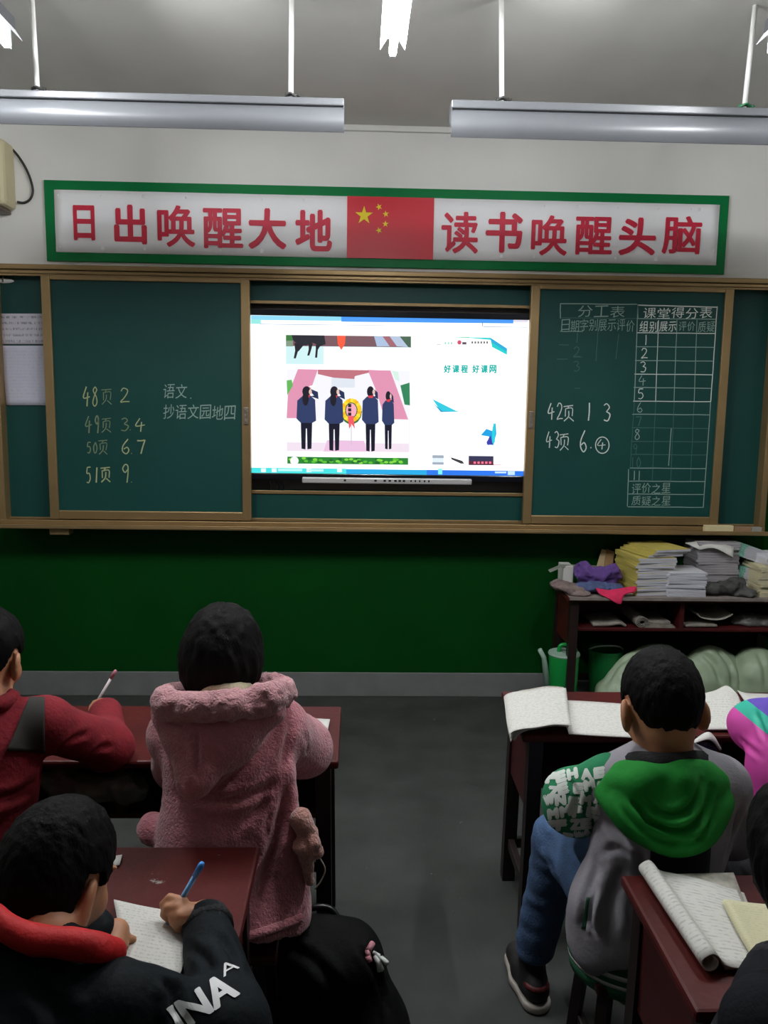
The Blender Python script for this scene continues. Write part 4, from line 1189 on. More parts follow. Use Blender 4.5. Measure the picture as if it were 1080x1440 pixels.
# ---- pupil in the red jacket at the left edge
M_RED = mat('red_fleece', (116, 8, 24), 0.9, vary=0.15, scale=30, bump=0.3, bscale=90)
R_ = person('child in a red jacket with dark back strap writing at the left edge', loc=(-.93, 1.95, 0))
J = dict(head=at(-20, 922, 2.02), neck=at(-16, 985, 1.98), chest=V3(-.92, 1.95, .70), pelvis=V3(-.94, 1.88, .45), shL=V3(-1.07, 1.98, .82), shR=at(62, 1018, 1.99),
         elL=V3(-1.17, 2.12, .70), wrL=V3(-1.05, 2.33, .69), elR=at(152, 1050, 2.16), wrR=at(148, 1003, 2.30),
         knL=V3(-1.03, 2.2, .405), knR=V3(-.84, 2.2, .405), anL=V3(-1.03, 2.18, .09), anR=V3(-.84, 2.18, .09), hs=1.06)
J['fr'] = head_frame((.10, 1, -.35))
S = body_sdf(J, .95, h=.0045)
w = at(150, 1004, 2.31)
S.cap(w, at(140, 994, 2.33), .019, .018, .01)
for q in ([(143, 985, 2.34), (133, 988, 2.35), (128, 996, 2.34)], [(138, 990, 2.345), (129, 993, 2.35), (127, 1000, 2.335)], [(136, 996, 2.345), (129, 1000, 2.34), (131, 1006, 2.33)], [(138, 1001, 2.34), (132, 1005, 2.33), (135, 1009, 2.32)]):
    S.chain([at(*p) for p in q], [.0085, .0075, .0068], .003)
S.chain([at(146, 996, 2.315), at(136, 1001, 2.31), at(129, 1002, 2.32)], [.0105, .0085, .0075], .005)
fingers(S, J['wrL'], V3(.5, .8, -.1), V3(0, 0, -1), 1)
S.build('body', M_SKIN, R_); eyes(J['head'], J['fr'], J['hs'], R_)
hair_sdf(J['head'], J['fr'], 1.06, SHORT, (.080, .096, .098), .003, seed=5).build('hair', M_HAIR, R_, 1)
S = coat_sdf(J, 1.0, chest=.135, waist=.145, hem=V3(-.93, 1.88, .42), hemr=(.165, .14), sleeve=(.066, .062, .046), cuff=.93)
S.noise(.006, 13, 9)
jk = S.build('jacket', M_RED, R_)
crease(jk, ([(75, 1060), (100, 1040), (130, 1030)], .008, .006), ([(120, 1068), (140, 1052), (160, 1050)], .008, .006), ([(65, 1062), (62, 1110), (70, 1160)], .010, .009), ([(66, 1085), (30, 1115), (-20, 1130)], .012, .010))
patch(jk, [(43, 984), (63, 984), (63, 1056), (8, 1056)], 'strap', mat('dark_strap', (40, 38, 34), .8, vary=.2), jk, .006, .006)
MB().tube(spline([at(-45, 985, 2.02), at(-30, 990, 1.93), at(0, 990, 1.93), at(18, 980, 2.0)], 5), .02, 8).build('collar', M_RED, jk, True)
trousers(J, .95, M_DARKCLOTH, R_)
for e in 'LR': shoe(J, e, R_, M_SHOE, M_SOLE)
stool((-.94, 1.86), 0.0, 'dark wooden stool under the child in the red jacket')

# ---- pupil with the red scarf (front left)
M_NAVY = mat('dark_teal_jacket', (13, 20, 24), 0.75, spec=.15, vary=0.2, scale=12, bump=0.25, bscale=60)
B_ = person('child in a dark jacket and red scarf bent over a notebook at the front left', loc=(-.5, 1.05, 0))
J = dict(head=at(80, 1228, 1.29), neck=at(62, 1318, 1.20), chest=V3(-.50, 1.10, .62), pelvis=V3(-.53, .98, .44), shL=at(-52, 1372, 1.14), shR=at(158, 1418, 1.13),
         elL=V3(-.72, 1.30, .69), wrL=at(165, 1345, 1.36), elR=at(322, 1450, 1.19), wrR=at(288, 1296, 1.43),
         knL=V3(-.64, 1.33, .405), knR=V3(-.44, 1.33, .405), anL=V3(-.64, 1.36, .09), anR=V3(-.44, 1.36, .09), hs=1.06)
J['wrL'][2] = .70; J['wrR'][2] = max(J['wrR'][2], .69)
J['fr'] = head_frame((.52, 1, -.60))
S = body_sdf(J, .9, h=.004)
Z = lambda px, py, z: at(px, py, z=z)
S.chain([J['wrR'], Z(268, 1288, .705)], [.020, .019], .01)
S.ell(Z(260, 1284, .703), (.024, .020, .017), None, .012)
for q in ([(258, 1268, .722), (239, 1263, .722), (230, 1272, .710), (233, 1283, .694)], [(250, 1276, .718), (236, 1277, .712), (231, 1286, .698), (237, 1293, .686)],
          [(252, 1286, .710), (243, 1289, .704), (243, 1296, .692), (249, 1301, .682)], [(254, 1294, .702), (248, 1300, .694), (251, 1305, .686), (258, 1306, .680)]):
    S.chain([Z(*p) for p in q], [.0098, .0088, .0078, .0070], .003)
S.chain([Z(264, 1290, .708), Z(254, 1289, .708), Z(245, 1284, .706), Z(238, 1280, .702)], [.0125, .010, .0085, .0075], .005)
# left hand lying on the notebook, index finger reaching out
wl = J['wrL']; S.cap(wl, Z(160, 1330, .695), .020, .018, .01)
for q in ([(158, 1322, .695), (172, 1318, .692), (187, 1321, .682)], [(156, 1328, .694), (166, 1327, .690), (176, 1330, .682)], [(154, 1334, .692), (162, 1336, .688), (170, 1339, .682)], [(152, 1340, .690), (158, 1343, .686), (163, 1347, .682)]):
    S.chain([Z(*p) for p in q], [.0095, .0085, .0075], .003)
S.chain([Z(150, 1322, .698), Z(158, 1312, .694), Z(168, 1308, .686)], [.0105, .009, .008], .005)
S.build('body', M_SKIN, B_); eyes(J['head'], J['fr'], J['hs'], B_)
hair_sdf(J['head'], J['fr'], 1.06, ([-.1, -.07, -.048, -.034, -.022, .012, .022, .05, .085], [-.135, -.128, -.105, -.04, .02, .02, .0, .035, .058]), (.079, .096, .098), .0022, h=.003, seed=11, freq=110, drop=.018).build('hair', M_HAIR, B_, 1)
S = coat_sdf(J, 1.0, chest=.14, waist=.15, hem=V3(-.52, .98, .42), hemr=(.165, .14), sleeve=(.066, .064, .046), shw=.062, cuff=.86, pad=.15)
S.noise(.006, 15, 12); S.noise(.002, 40, 13)
jk = S.build('jacket', M_NAVY, B_)
wv = unit(J['wrR']-J['elR']); cb = J['elR']+.86*(J['wrR']-J['elR'])
MB().tube([cb-wv*.012, cb, cb+wv*.022, cb+wv*.03], [.046, .047, .041, .034], 20).build('cuff', mat('black_rib', (16, 17, 20), .85, bump=.4, bscale=200), jk, True)
# scarf: a thick roll round the neck and the triangle on the back
S = SDF(*bounds([at(-40, 1290, 1.25), at(165, 1350, 1.2), at(60, 1340, 1.05)], .09), .004)
S.chain(spline([Z(-40, 1280, .86), Z(0, 1296, .865), Z(40, 1318, .85), Z(85, 1326, .84), Z(130, 1330, .83), Z(156, 1338, .80), Z(162, 1352, .76)], 4), [.016]*13+[.018]*6+[.016]*3+[.014]*3, .012)
S.chain([Z(-30, 1296, .845), Z(0, 1306, .84), Z(50, 1326, .83), Z(110, 1338, .82)], [.020, .018, .014, .012], .015)
S.noise(.004, 26, 3)
S.build('red_scarf', mat('red_scarf_cloth', (190, 10, 16), .7, vary=.1, scale=20, bump=.2, bscale=90), B_)
crease(jk, ([(300, 1310), (322, 1335), (335, 1365)], .008, .007), ([(262, 1330), (285, 1345), (300, 1368)], .007, .006), ([(232, 1372), (246, 1400), (248, 1440)], .010, .012), ([(40, 1370), (75, 1410), (90, 1440)], .012, .009))
M_PRINT = mat('white_print', (226, 226, 226), .6)
def print_px(o, body, p, q, r, name, parent, m, bold=.06, lift=.002, items=None):
    """print texts on the cloth o: (text, lower left, lower right, upper left) as pixels of the photograph"""
    mb = MB()
    for tx, p, q, r in (items or [(body, p, q, r)]):
        O, U, V = V3(*p, 0), V3(q[0]-p[0], q[1]-p[1], 0), V3(r[0]-p[0], r[1]-p[1], 0)
        (text_bold(mb, tx, O, U, V, w=bold) if bold else text_fit(mb, tx, O, U, V))
    bm = bmesh.new(); vs = [bm.verts.new((v[0], v[1], 0)) for v in mb.v]
    for f in mb.f:
        try: bm.faces.new([vs[i] for i in f])
        except ValueError: pass
    bmesh.ops.triangulate(bm, faces=bm.faces[:])
    for _ in range(3):
        e = [e for e in bm.edges if e.calc_length() > 4]
        if e: bmesh.ops.subdivide_edges(bm, edges=e, cuts=1)
        bmesh.ops.triangulate(bm, faces=[f for f in bm.faces if len(f.verts) > 3])
    bv = bvh_of(o); dead = []
    for v in bm.verts:
        h, n = surf(bv, v.co.x, v.co.y)
        if h is None: dead.append(v)
        else: v.co = h+n*lift
    bmesh.ops.delete(bm, geom=dead, context='VERTS')
    long = [f for f in bm.faces if max(e.calc_length() for e in f.edges) > .03]
    bmesh.ops.delete(bm, geom=long, context='FACES')
    bm.verts.index_update()
    out = MB().raw([v.co[:] for v in bm.verts], [[v.index for v in f.verts] for f in bm.faces]); bm.free()
    return out.build(name, m, parent)
print_px(jk, 'INA', (254, 1452), (338, 1399), (232, 1418), 'sleeve_lettering', jk, M_PRINT, bold=.05)
print_px(jk, 'A', (314, 1376), (337, 1362), (305, 1362), 'sleeve_lettering', jk, M_PRINT, bold=0)
stool((-.53, .98), 0.0, 'dark wooden stool under the boy with the red scarf')

# ---- pupil in the grey hoodie with the green hood
M_GREY = mat('grey_jersey', (146, 143, 150), 0.9, vary=0.08, scale=10, bump=0.15, bscale=120)
M_HOODG = mat('green_jersey', (0, 128, 34), 0.85, vary=0.07, scale=10, bump=0.12, bscale=140)
M_JEANS = mat('blue_denim', (66, 92, 128), 0.9, vary=0.22, scale=18, bump=0.25, bscale=160)
K_ = person('child in a grey jacket with a green hood and printed green sleeve, at the right', loc=(.68, 1.78, 0))
J = dict(head=at(930, 990, 1.78), neck=at(934, 1066, 1.75), chest=at(934, 1140, 1.755), pelvis=V3(.69, 1.76, .47), shL=at(858, 1100, 1.77), shR=at(1012, 1104, 1.75),
         elL=at(806, 1128, 1.86), wrL=V3(.60, 2.03, .60), elR=at(1030, 1170, 1.80), wrR=V3(.78, 2.03, .58),
         knL=at(785, 1178, 2.06), knR=V3(.76, 2.14, .405), anL=at(748, 1345, 2.09), anR=V3(.77, 2.12, .09), hs=1.12)
J['anL'][2] = .09
J['toeL_v'] = V3(-.12, 1, 0)
J['fr'] = head_frame((-.06, 1, -.42))
S = body_sdf(J, 1.0); fingers(S, J['wrR'], V3(-.5, .8, -.1), V3(-.3, -.1, -1), -1); fingers(S, J['wrL'], V3(.5, .8, -.1), V3(.1, 0, -1), 1)
S.build('body', M_SKIN, K_); eyes(J['head'], J['fr'], J['hs'], K_)
hair_sdf(J['head'], J['fr'], 1.12, SHORT, (.078, .095, .097), .0022, h=.0035, seed=21, freq=110).build('hair', M_HAIR, K_, 1)
hem = V3(.69, 1.755, .43)
S = coat_sdf(J, 1.0, chest=.135, waist=.145, hem=hem, hemr=(.185, .15), sleeve=(.058, .056, .05), arms='R', cuff=.8)
S.chain([at(880, 1180, 1.74), at(845, 1270, 1.72), at(838, 1340, 1.70)], [.05, .055, .05], .05)
S.noise(.006, 14, 22)
jk = S.build('jacket', M_GREY, K_)
crease(jk, ([(850, 1150), (872, 1175), (905, 1190)], .010, .010), ([(845, 1200), (870, 1192), (890, 1205)], .008, .007), ([(838, 1210), (826, 1270), (822, 1310)], .010, .010),
       ([(1045, 1130), (1030, 1165), (1020, 1210)], .009, .008), ([(880, 1215), (862, 1260), (858, 1330)], .012, .008), ([(895, 1165), (902, 1200), (900, 1230)], .01, .005), ([(838, 1245), (830, 1290), (838, 1316)], .006, .010))
# striped rib at the hem
rib = [mat('rib_green', (22, 92, 58), .9, bump=.3, bscale=200), mat('rib_white', (190, 194, 190), .9, bump=.3, bscale=200)]
for z0_, z1_, mi in ((.40, .425, 0), (.388, .40, 1), (.374, .388, 0), (.364, .374, 1), (.335, .364, 0)):
    ring = MB(); n = 56; vs = []
    for zz in (z0_, z1_):
        k = 1.0-.9*(.425-zz)
        for a in range(n):
            t_ = 2*math.pi*a/n
            vs.append((hem[0]-.016+.180*k*math.cos(t_), hem[1]-.002+.148*k*math.sin(t_), zz))
    for zz in (z1_, z0_):
        for a in range(n):
            t_ = 2*math.pi*a/n
            k = (1.0-.9*(.425-zz))*.95
            vs.append((hem[0]-.016+.180*k*math.cos(t_), hem[1]-.002+.148*k*math.sin(t_), zz))
    ring.raw(vs, [(r_*n+a, r_*n+(a+1) % n, ((r_+1) % 4)*n+(a+1) % n, ((r_+1) % 4)*n+a) for r_ in range(4) for a in range(n)])
    ring.build('hem_stripe', rib[mi], jk, True)
# left sleeve with its print of block letters
w = J['elL']+.75*(J['wrL']-J['elL'])
S = SDF(*bounds([J['shL'], J['elL'], w], .11), .005)
S.chain([J['shL'], J['elL'], w], [.066, .068, .055], .04)
S.ell((J['elL']+w)/2+V3(.0, -.02, -.01), (.065, .06, .06), None, .04)
S.noise(.005, 16, 25)
sl = S.build('printed_sleeve', mat('sleeve_green', (20, 120, 76), .85, vary=.1, scale=20, bump=.15, bscale=120), K_)
crease(sl, ([(800, 1095), (812, 1120), (806, 1150)], .008, .006), ([(838, 1105), (830, 1140), (842, 1170)], .008, .005))
PRW = mat('sleeve_print', (206, 214, 206), .85)
items = []
for j in range(7):
    for i in range(6):
        px = 766+17*i+5*(j % 2)+RNG.uniform(-2, 2); py = 1084+16.5*j-.10*(px-800)+RNG.uniform(-2, 2); a_ = RNG.uniform(-.35, .25)
        wd, hg = 16.5, 16.5
        c_, n_ = math.cos(a_), math.sin(a_)
        items.append(('FEMZNEWFEMHNFEMAEFM'[(i*5+j*3) % 19], (px, py+hg), (px+wd*c_, py+hg+wd*n_), (px-hg*n_*-1*.6, py)))
print_px(sl, None, None, None, None, 'block_lettering', sl, PRW, bold=.24, lift=.0015, items=items)
MB().tube([w+unit(J['wrL']-w)*.0, w+unit(J['wrL']-w)*.025, w+unit(J['wrL']-w)*.05], [.05, .042, .034], 18).build('cuff', mat('black_rib', (16, 17, 20), .85), sl, True)
# the hood: draped layers
S = SDF(*bounds([at(835, 1085, 1.75), at(1030, 1085, 1.7), at(955, 1215, 1.62), at(930, 1080, 1.85)], .09), .0045)
for a_, ra in (((868, 1104, 1.70), .032), ((905, 1100, 1.67), .04), ((955, 1098, 1.66), .04), ((992, 1098, 1.68), .034), ((1007, 1100, 1.70), .030)):
    S.cap(at(*a_), at(958, 1165, 1.645), ra, .034, .03)
S.chain(spline([at(846, 1100, 1.78), at(866, 1130, 1.68), at(900, 1165, 1.64), at(945, 1185, 1.63), at(988, 1170, 1.64), at(1009, 1130, 1.68), at(1008, 1096, 1.75)], 4), .024, .02)
S.chain(spline([at(852, 1092, 1.80), at(880, 1086, 1.72), at(930, 1088, 1.67), at(980, 1084, 1.69), at(1004, 1084, 1.78)], 4), .020, .02)
S.cap(at(852, 1095, 1.77), at(840, 1087, 1.79), .018, .009, .015)
S.noise(.004, 18, 27)
hd = S.build('hood', M_HOODG, jk)
crease(hd, ([(893, 1130), (915, 1158), (955, 1168), (985, 1150), (1000, 1110)], .007, .011), ([(900, 1118), (925, 1140), (955, 1145), (975, 1128), (985, 1100)], .007, .008), ([(870, 1125), (895, 1160), (930, 1182), (965, 1180)], .007, .008), ([(1000, 1150), (985, 1178), (960, 1190)], .006, .006))
MB().tube(spline([at(876, 1078, 1.82), at(895, 1072, 1.72), at(935, 1074, 1.685), at(975, 1070, 1.71), at(998, 1072, 1.80)], 6), .024, 12).build('dark_collar', mat('black_knit', (14, 14, 16), .9, bump=.3, bscale=160), jk, True)
patch(jk, [(825, 1262), (829, 1262), (824, 1306), (818, 1306)], 'pocket_trim', mat('pocket_green', (10, 70, 44), .85), jk, .001, .002, 3, 10)
patch(jk, [(915, 1188), (999, 1188), (996, 1232), (914, 1228)], 'back_patch', mat('navy_print', (20, 22, 36), .8), jk, .002, .001)
trousers(J, .95, M_JEANS, K_, r=(.085, .066, .058), to=.86)
M_SNEAK = mat('dark_sneaker', (28, 24, 24), .7, vary=.2, scale=20)
for e in 'LR': shoe(J, e, K_, M_SNEAK, mat('white_sole', (176, 168, 158), .6), mat('red_trim', (90, 18, 20), .6))
stool((.69, 1.76), 0.0, 'dark wooden stool under the child with the green hood', h=.36)

# ---- pupil at the right edge in the pink, teal and purple jacket
M_TRI = mat('tricolour_nylon', (206, 66, 160), .6, vary=.05)
def tricolour(m, p0, n, bands):
    nt = m.node_tree; N = nt.nodes; L = nt.links; b = N['Principled BSDF']
    g = N.new('ShaderNodeNewGeometry'); d = N.new('ShaderNodeVectorMath'); d.operation = 'DOT_PRODUCT'
    tc = N.new('ShaderNodeTexCoord')
    d.inputs[1].default_value = tuple(float(x) for x in n); L.new(tc.outputs['Object'], d.inputs[0])
    s_ = N.new('ShaderNodeMath'); s_.operation = 'SUBTRACT'; s_.inputs[1].default_value = float(np.dot(p0, n)); L.new(d.outputs['Value'], s_.inputs[0])
    r = N.new('ShaderNodeValToRGB'); r.color_ramp.interpolation = 'CONSTANT'
    mr = N.new('ShaderNodeMapRange'); mr.inputs['From Min'].default_value = -.2; mr.inputs['From Max'].default_value = .2; L.new(s_.outputs[0], mr.inputs[0])
    els = r.color_ramp.elements
    els[0].position = 0.0; els[0].color = (*lin(bands[0][1]), 1); els[1].position = (bands[1][0]+.2)/.4; els[1].color = (*lin(bands[1][1]), 1)
    for q, c in bands[2:]:
        e = els.new((q+.2)/.4); e.color = (*lin(c), 1)
    L.new(mr.outputs[0], r.inputs[0]); L.new(r.outputs[0], b.inputs['Base Color'])
T_ = person('child in a pink, teal and purple jacket, cut off by the right edge', loc=(1.02, 2.0, 0))
J = dict(head=V3(1.20, 2.03, 1.0), neck=V3(1.19, 1.98, .88), chest=V3(1.15, 1.97, .70), pelvis=V3(1.15, 1.92, .45), shL=at(1118, 1012, 1.98), shR=V3(1.29, 1.97, .83),
         elL=at(1063, 1022, 2.08), wrL=V3(1.24, 2.34, .70), elR=V3(1.36, 2.10, .72), wrR=V3(1.34, 2.34, .70),
         knL=V3(1.06, 2.2, .405), knR=V3(1.23, 2.2, .405), anL=V3(1.06, 2.2, .09), anR=V3(1.23, 2.2, .09), hs=1.06)
J['fr'] = head_frame((0, 1, -.4))
S = body_sdf(J, .95); fingers(S, J['wrR'], V3(-.4, .8, -.1), V3(0, 0, -1), -1); fingers(S, J['wrL'], V3(.4, .8, -.1), V3(.1, 0, -1), 1)
S.build('body', M_SKIN, T_); eyes(J['head'], J['fr'], J['hs'], T_)
hair_sdf(J['head'], J['fr'], 1.06, BOB, (.085, .098, .098), .004, drop=.02, seed=31, freq=60).build('hair', M_HAIR, T_, 1)
S = coat_sdf(J, 1.0, chest=.135, waist=.12, hem=V3(1.15, 1.92, .55), hemr=(.125, .12), sleeve=(.062, .064, .050), cuff=.92)
S.noise(.005, 15, 33)
jk = S.build('jacket', M_TRI, T_)
nrm = unit(V3(.62, 0, .78)); p0 = at(1050, 1012, 2.03)
tricolour(M_TRI, p0, nrm, [(-.2, (206, 70, 162)), (.004, (34, 176, 150)), (.040, (96, 72, 178)), (.085, (30, 28, 60))])
crease(jk, ([(1062, 1000), (1070, 1022), (1078, 1042)], .007, .007), ([(1040, 1036), (1050, 1048), (1072, 1066)], .007, .005))
trousers(J, .95, M_DARKCLOTH, T_)
for e in 'LR': shoe(J, e, T_, M_SHOE, M_SOLE)
stool((1.15, 1.91), 0.0, 'wooden stool under the child in the pink and teal jacket')

# ---- pupil at the nearest right desk, cut off by the right edge
W_ = person('child in a dark jacket leaning over the nearest right desk, cut off by the frame', loc=(.74, .95, 0))
J = dict(head=at(1150, 1200, 1.17), neck=at(1150, 1315, 1.07), chest=V3(.74, .97, .63), pelvis=V3(.75, .90, .44), shL=at(1090, 1450, 1.0), shR=V3(.90, 1.0, .76),
         elL=V3(.555, 1.06, .665), wrL=at(1098, 1352, 1.29), elR=V3(.98, 1.12, .69), wrR=V3(.84, 1.34, .69),
         knL=V3(.67, 1.22, .405), knR=V3(.84, 1.22, .405), anL=V3(.67, 1.25, .09), anR=V3(.84, 1.25, .09), hs=1.06)
J['wrL'][2] = max(J['wrL'][2], .70)
J['fr'] = head_frame((.05, 1, -.6))
S = body_sdf(J, .9); fingers(S, J['wrR'], V3(-.4, .8, -.1), V3(0, 0, -1), -1); fingers(S, J['wrL'], V3(.7, .6, -.1), V3(.1, 0, -1), 1)
S.build('body', M_SKIN, W_); eyes(J['head'], J['fr'], J['hs'], W_)
hair_sdf(J['head'], J['fr'], 1.06, ([-.11, -.05, 0.0, .03, .055, .075, .1], [-.13, -.13, -.12, -.10, -.06, .0, .05]), (.094, .097, .099), .003, drop=.012, seed=41, freq=80).build('hair', M_HAIR, W_, 1)
S = coat_sdf(J, 1.0, chest=.13, waist=.14, hem=V3(.75, .90, .42), hemr=(.16, .135), sleeve=(.062, .060, .046), cuff=.85)
S.noise(.005, 16, 43)
jk = S.build('jacket', mat('charcoal_jacket', (18, 20, 25), .85, spec=.15, vary=.2, scale=14, bump=.25, bscale=70), W_)
wv = unit(J['wrL']-J['elL']); cb = J['elL']+.83*(J['wrL']-J['elL'])
MB().tube([cb-wv*.01, cb, cb+wv*.02, cb+wv*.03], [.046, .047, .043, .036], 20).build('cuff', mat('black_rib', (16, 17, 20), .85), jk, True)
trousers(J, .9, M_DARKCLOTH, W_)
for e in 'LR': shoe(J, e, W_, M_SHOE, M_SOLE)
stool((.75, .90), 0.0, 'wooden stool under the child at the nearest right desk')

# ------------------------------------------------------------------ pencils
def pencil(tip, top, mbody, mend, label, name='pencil', r=.0042, clip=False):
    tip = np.array(tip, float); top = np.array(top, float); d = unit(top-tip); L = np.linalg.norm(top-tip)
    t = thing(name, label, name.split('_')[-1], tip, 'pencils in the pupils\' hands')
    MB().tube([tip+d*.016, tip+d*(L-.03)], r, 10).build('barrel', mbody, t, True)
    MB().tube([tip, tip+d*.004, tip+d*.016], [.0006, .0014, r], 10).build('tip', mat('pencil_wood', (190, 150, 100), .7), t, True)
    MB().tube([tip+d*(L-.03), tip+d*(L-.006), tip+d*L], [r*1.15, r*1.25, r*.8], 10).build('end_cap', mend, t, True)
    return t
def top_of(tip, px, py, L):
    """the point on a pixel's ray at distance L from tip, the farther one"""
    d = unit(at(px, py, 1.0)-CAM_LOC); m = CAM_LOC-tip
    b = m@d; c = m@m-L*L; q = max(b*b-c, 0)
    return CAM_LOC+d*(-b+(-1 if q > 0 else 0)*math.sqrt(q))
tp = Z(230, 1309, .663); pencil(tp, top_of(tp, 285, 1213, .150), mat('sky_blue_barrel', (120, 176, 226), .35, vary=.2, scale=60), mat('blue_cap', (70, 150, 230), .35), 'light blue pencil in the hand of the boy with the red scarf', r=.0048)
tp = at(124, 1008, z=.664); pencil(tp, top_of(tp, 163, 942, .16), mat('pale_barrel', (206, 196, 196), .4), mat('pink_cap', (200, 120, 140), .4), 'pink and white pencil in the hand of the child in red')
tp = at(392, 1016, z=.664); pencil(tp, top_of(tp, 405, 987, .12), mat('rose_barrel', (212, 160, 168), .4), mat('rose_cap', (190, 130, 145), .4), 'pale pink pencil rising behind the shoulder of the pink coat')

# ------------------------------------------------------------------ papers and books on the desks
M_TEXT = printed('worksheet_paper', (204, 203, 196), (80, 82, 88), (1, 26, 1), 'UV', 0.32)
M_TEXTY = printed('cream_paper', (206, 202, 166), (150, 148, 120), (1, 24, 1), 'UV', 0.3)
M_EDGE = mat('page_edges', (176, 172, 160), .85, vary=.25, scale=60, stretch=(1, 1, 40))
def zrows(rows): return [[Z(*p) for p in r] for r in rows]
tag(sheet('notebook', zrows([[(160, 1266, .672), (205, 1276, .676), (252, 1284, .670)], [(165, 1300, .676), (215, 1308, .680), (262, 1322, .672)], [(160, 1340, .672), (205, 1352, .676), (258, 1356, .670)], [(150, 1380, .668), (200, 1392, .670), (246, 1388, .667)]])[::-1], M_TEXT, None, .004),
    'white notebook under the hand of the boy with the red scarf', 'notebook')
tag(sheet('paper_slip', zrows([[(158, 1204, .664), (172, 1202, .666)], [(158, 1218, .664), (168, 1216, .666)]])[::-1], M_PAPER, None, .001), 'small white paper corner on the desk behind the head with the red scarf', 'paper')
tag(sheet('paper_slip', zrows([[(-30, 1262, .668), (6, 1270, .668)], [(-30, 1290, .668), (6, 1286, .668)]])[::-1], M_PAPER, None, .001), 'white paper at the left edge beside the head with the red scarf', 'paper')
tag(sheet('notebook', zrows([[(415, 1011, .668), (440, 1011, .668), (464, 1012, .667)], [(420, 1022, .668), (440, 1024, .668), (460, 1032, .667)]])[::-1], M_PAPER, None, .004), 'white notebook behind the right sleeve of the pink coat', 'notebook')
tag(sheet('paper_slip', zrows([[(104, 1004, .664), (124, 1004, .664)], [(104, 1012, .664), (122, 1012, .664)]])[::-1], M_PAPER, None, .001), 'white paper under the hand of the child in red', 'paper')
# workbook folded over the left edge of the second right desk
t = thing('workbook', 'thick floppy workbook hanging over the left edge of the second right desk', 'workbook', Z(760, 1000, .66))
def floppy(dz, dx, droop, name, m, th, parent, sh=0):
    rows = []
    for v, (py, off) in enumerate(((973, 0), (990, 2), (1008, 4), (1026, 8))):
        r = []
        for u, px in enumerate((708+off+dx, 716+off+dx, 728+off+dx, 745+off, 770+off, 792+off+sh)):
            p = Z(px, py-(px-708)*.06, .674+dz)
            if u == 0: p = p+V3(.006, 0, -droop)
            if u == 1: p = p+V3(0, 0, -droop*.45)
            if u == 2: p = p+V3(0, 0, -droop*.1)
            if u == 4: p = p+V3(0, 0, .006)
            r.append(p)
        rows.append(r)
    return sheet(name, rows[::-1], m, parent, th)
blk = floppy(.004, 4, .035, 'page_block', M_EDGE, .010, t)
for k in range(3): floppy(.012+.004*k, -k, .040-.012*k, 'page', M_TEXT, .0012, t, 2*k)
tag(sheet('worksheet', zrows([[(786, 985, .666), (830, 987, .669), (900, 992, .667)], [(792, 1010, .667), (840, 1012, .672), (905, 1018, .668)], [(800, 1032, .667), (845, 1035, .669), (905, 1038, .667)]])[::-1], M_TEXT, None, .0035),
    'open white worksheet on the desk left of the child with the green hood', 'worksheet')
tag(sheet('workbook', zrows([[(984, 977, .672), (1005, 972, .685), (1022, 965, .695), (1036, 975, .690)], [(984, 982, .674), (1005, 980, .682), (1024, 978, .688), (1040, 984, .680)], [(986, 1005, .672), (1005, 1006, .674), (1026, 1008, .674), (1050, 1010, .670)], [(992, 1026, .668), (1008, 1026, .669), (1028, 1026, .669), (1052, 1026, .667)]])[::-1], M_TEXT, None, .005),
    'open workbook with a raised page right of the child with the green hood', 'workbook')
tag(sheet('worksheet', zrows([[(1037, 971, .668), (1050, 975, .674), (1075, 976, .668), (1110, 978, .667)], [(1050, 990, .668), (1062, 990, .672), (1085, 992, .667), (1115, 994, .666)]])[::-1], M_PAPER, None, .003),
    'white worksheet in front of the child in the pink and teal jacket', 'worksheet')
t = thing('folded_cloth', 'white and navy cloth hanging from the desk beside the neck of the green hooded child', 'cloth', at(990, 1045, 2.29))
sheet('cloth', [[at(975, 1042, 2.30), at(994, 1030, 2.305), at(1004, 1036, 2.300), at(1014, 1054, 2.298)], [at(975, 1046, 2.285), at(994, 1040, 2.28), at(1004, 1044, 2.28), at(1013, 1055, 2.285)]][::-1], M_PAPER, t, .004)
sheet('dark_lining', [[at(976, 1050, 2.29), at(992, 1044, 2.285), at(1008, 1052, 2.285)], [at(978, 1058, 2.288), at(992, 1056, 2.284), at(1006, 1058, 2.286)]][::-1], mat('navy_cotton', (36, 36, 66), .8), t, .003)
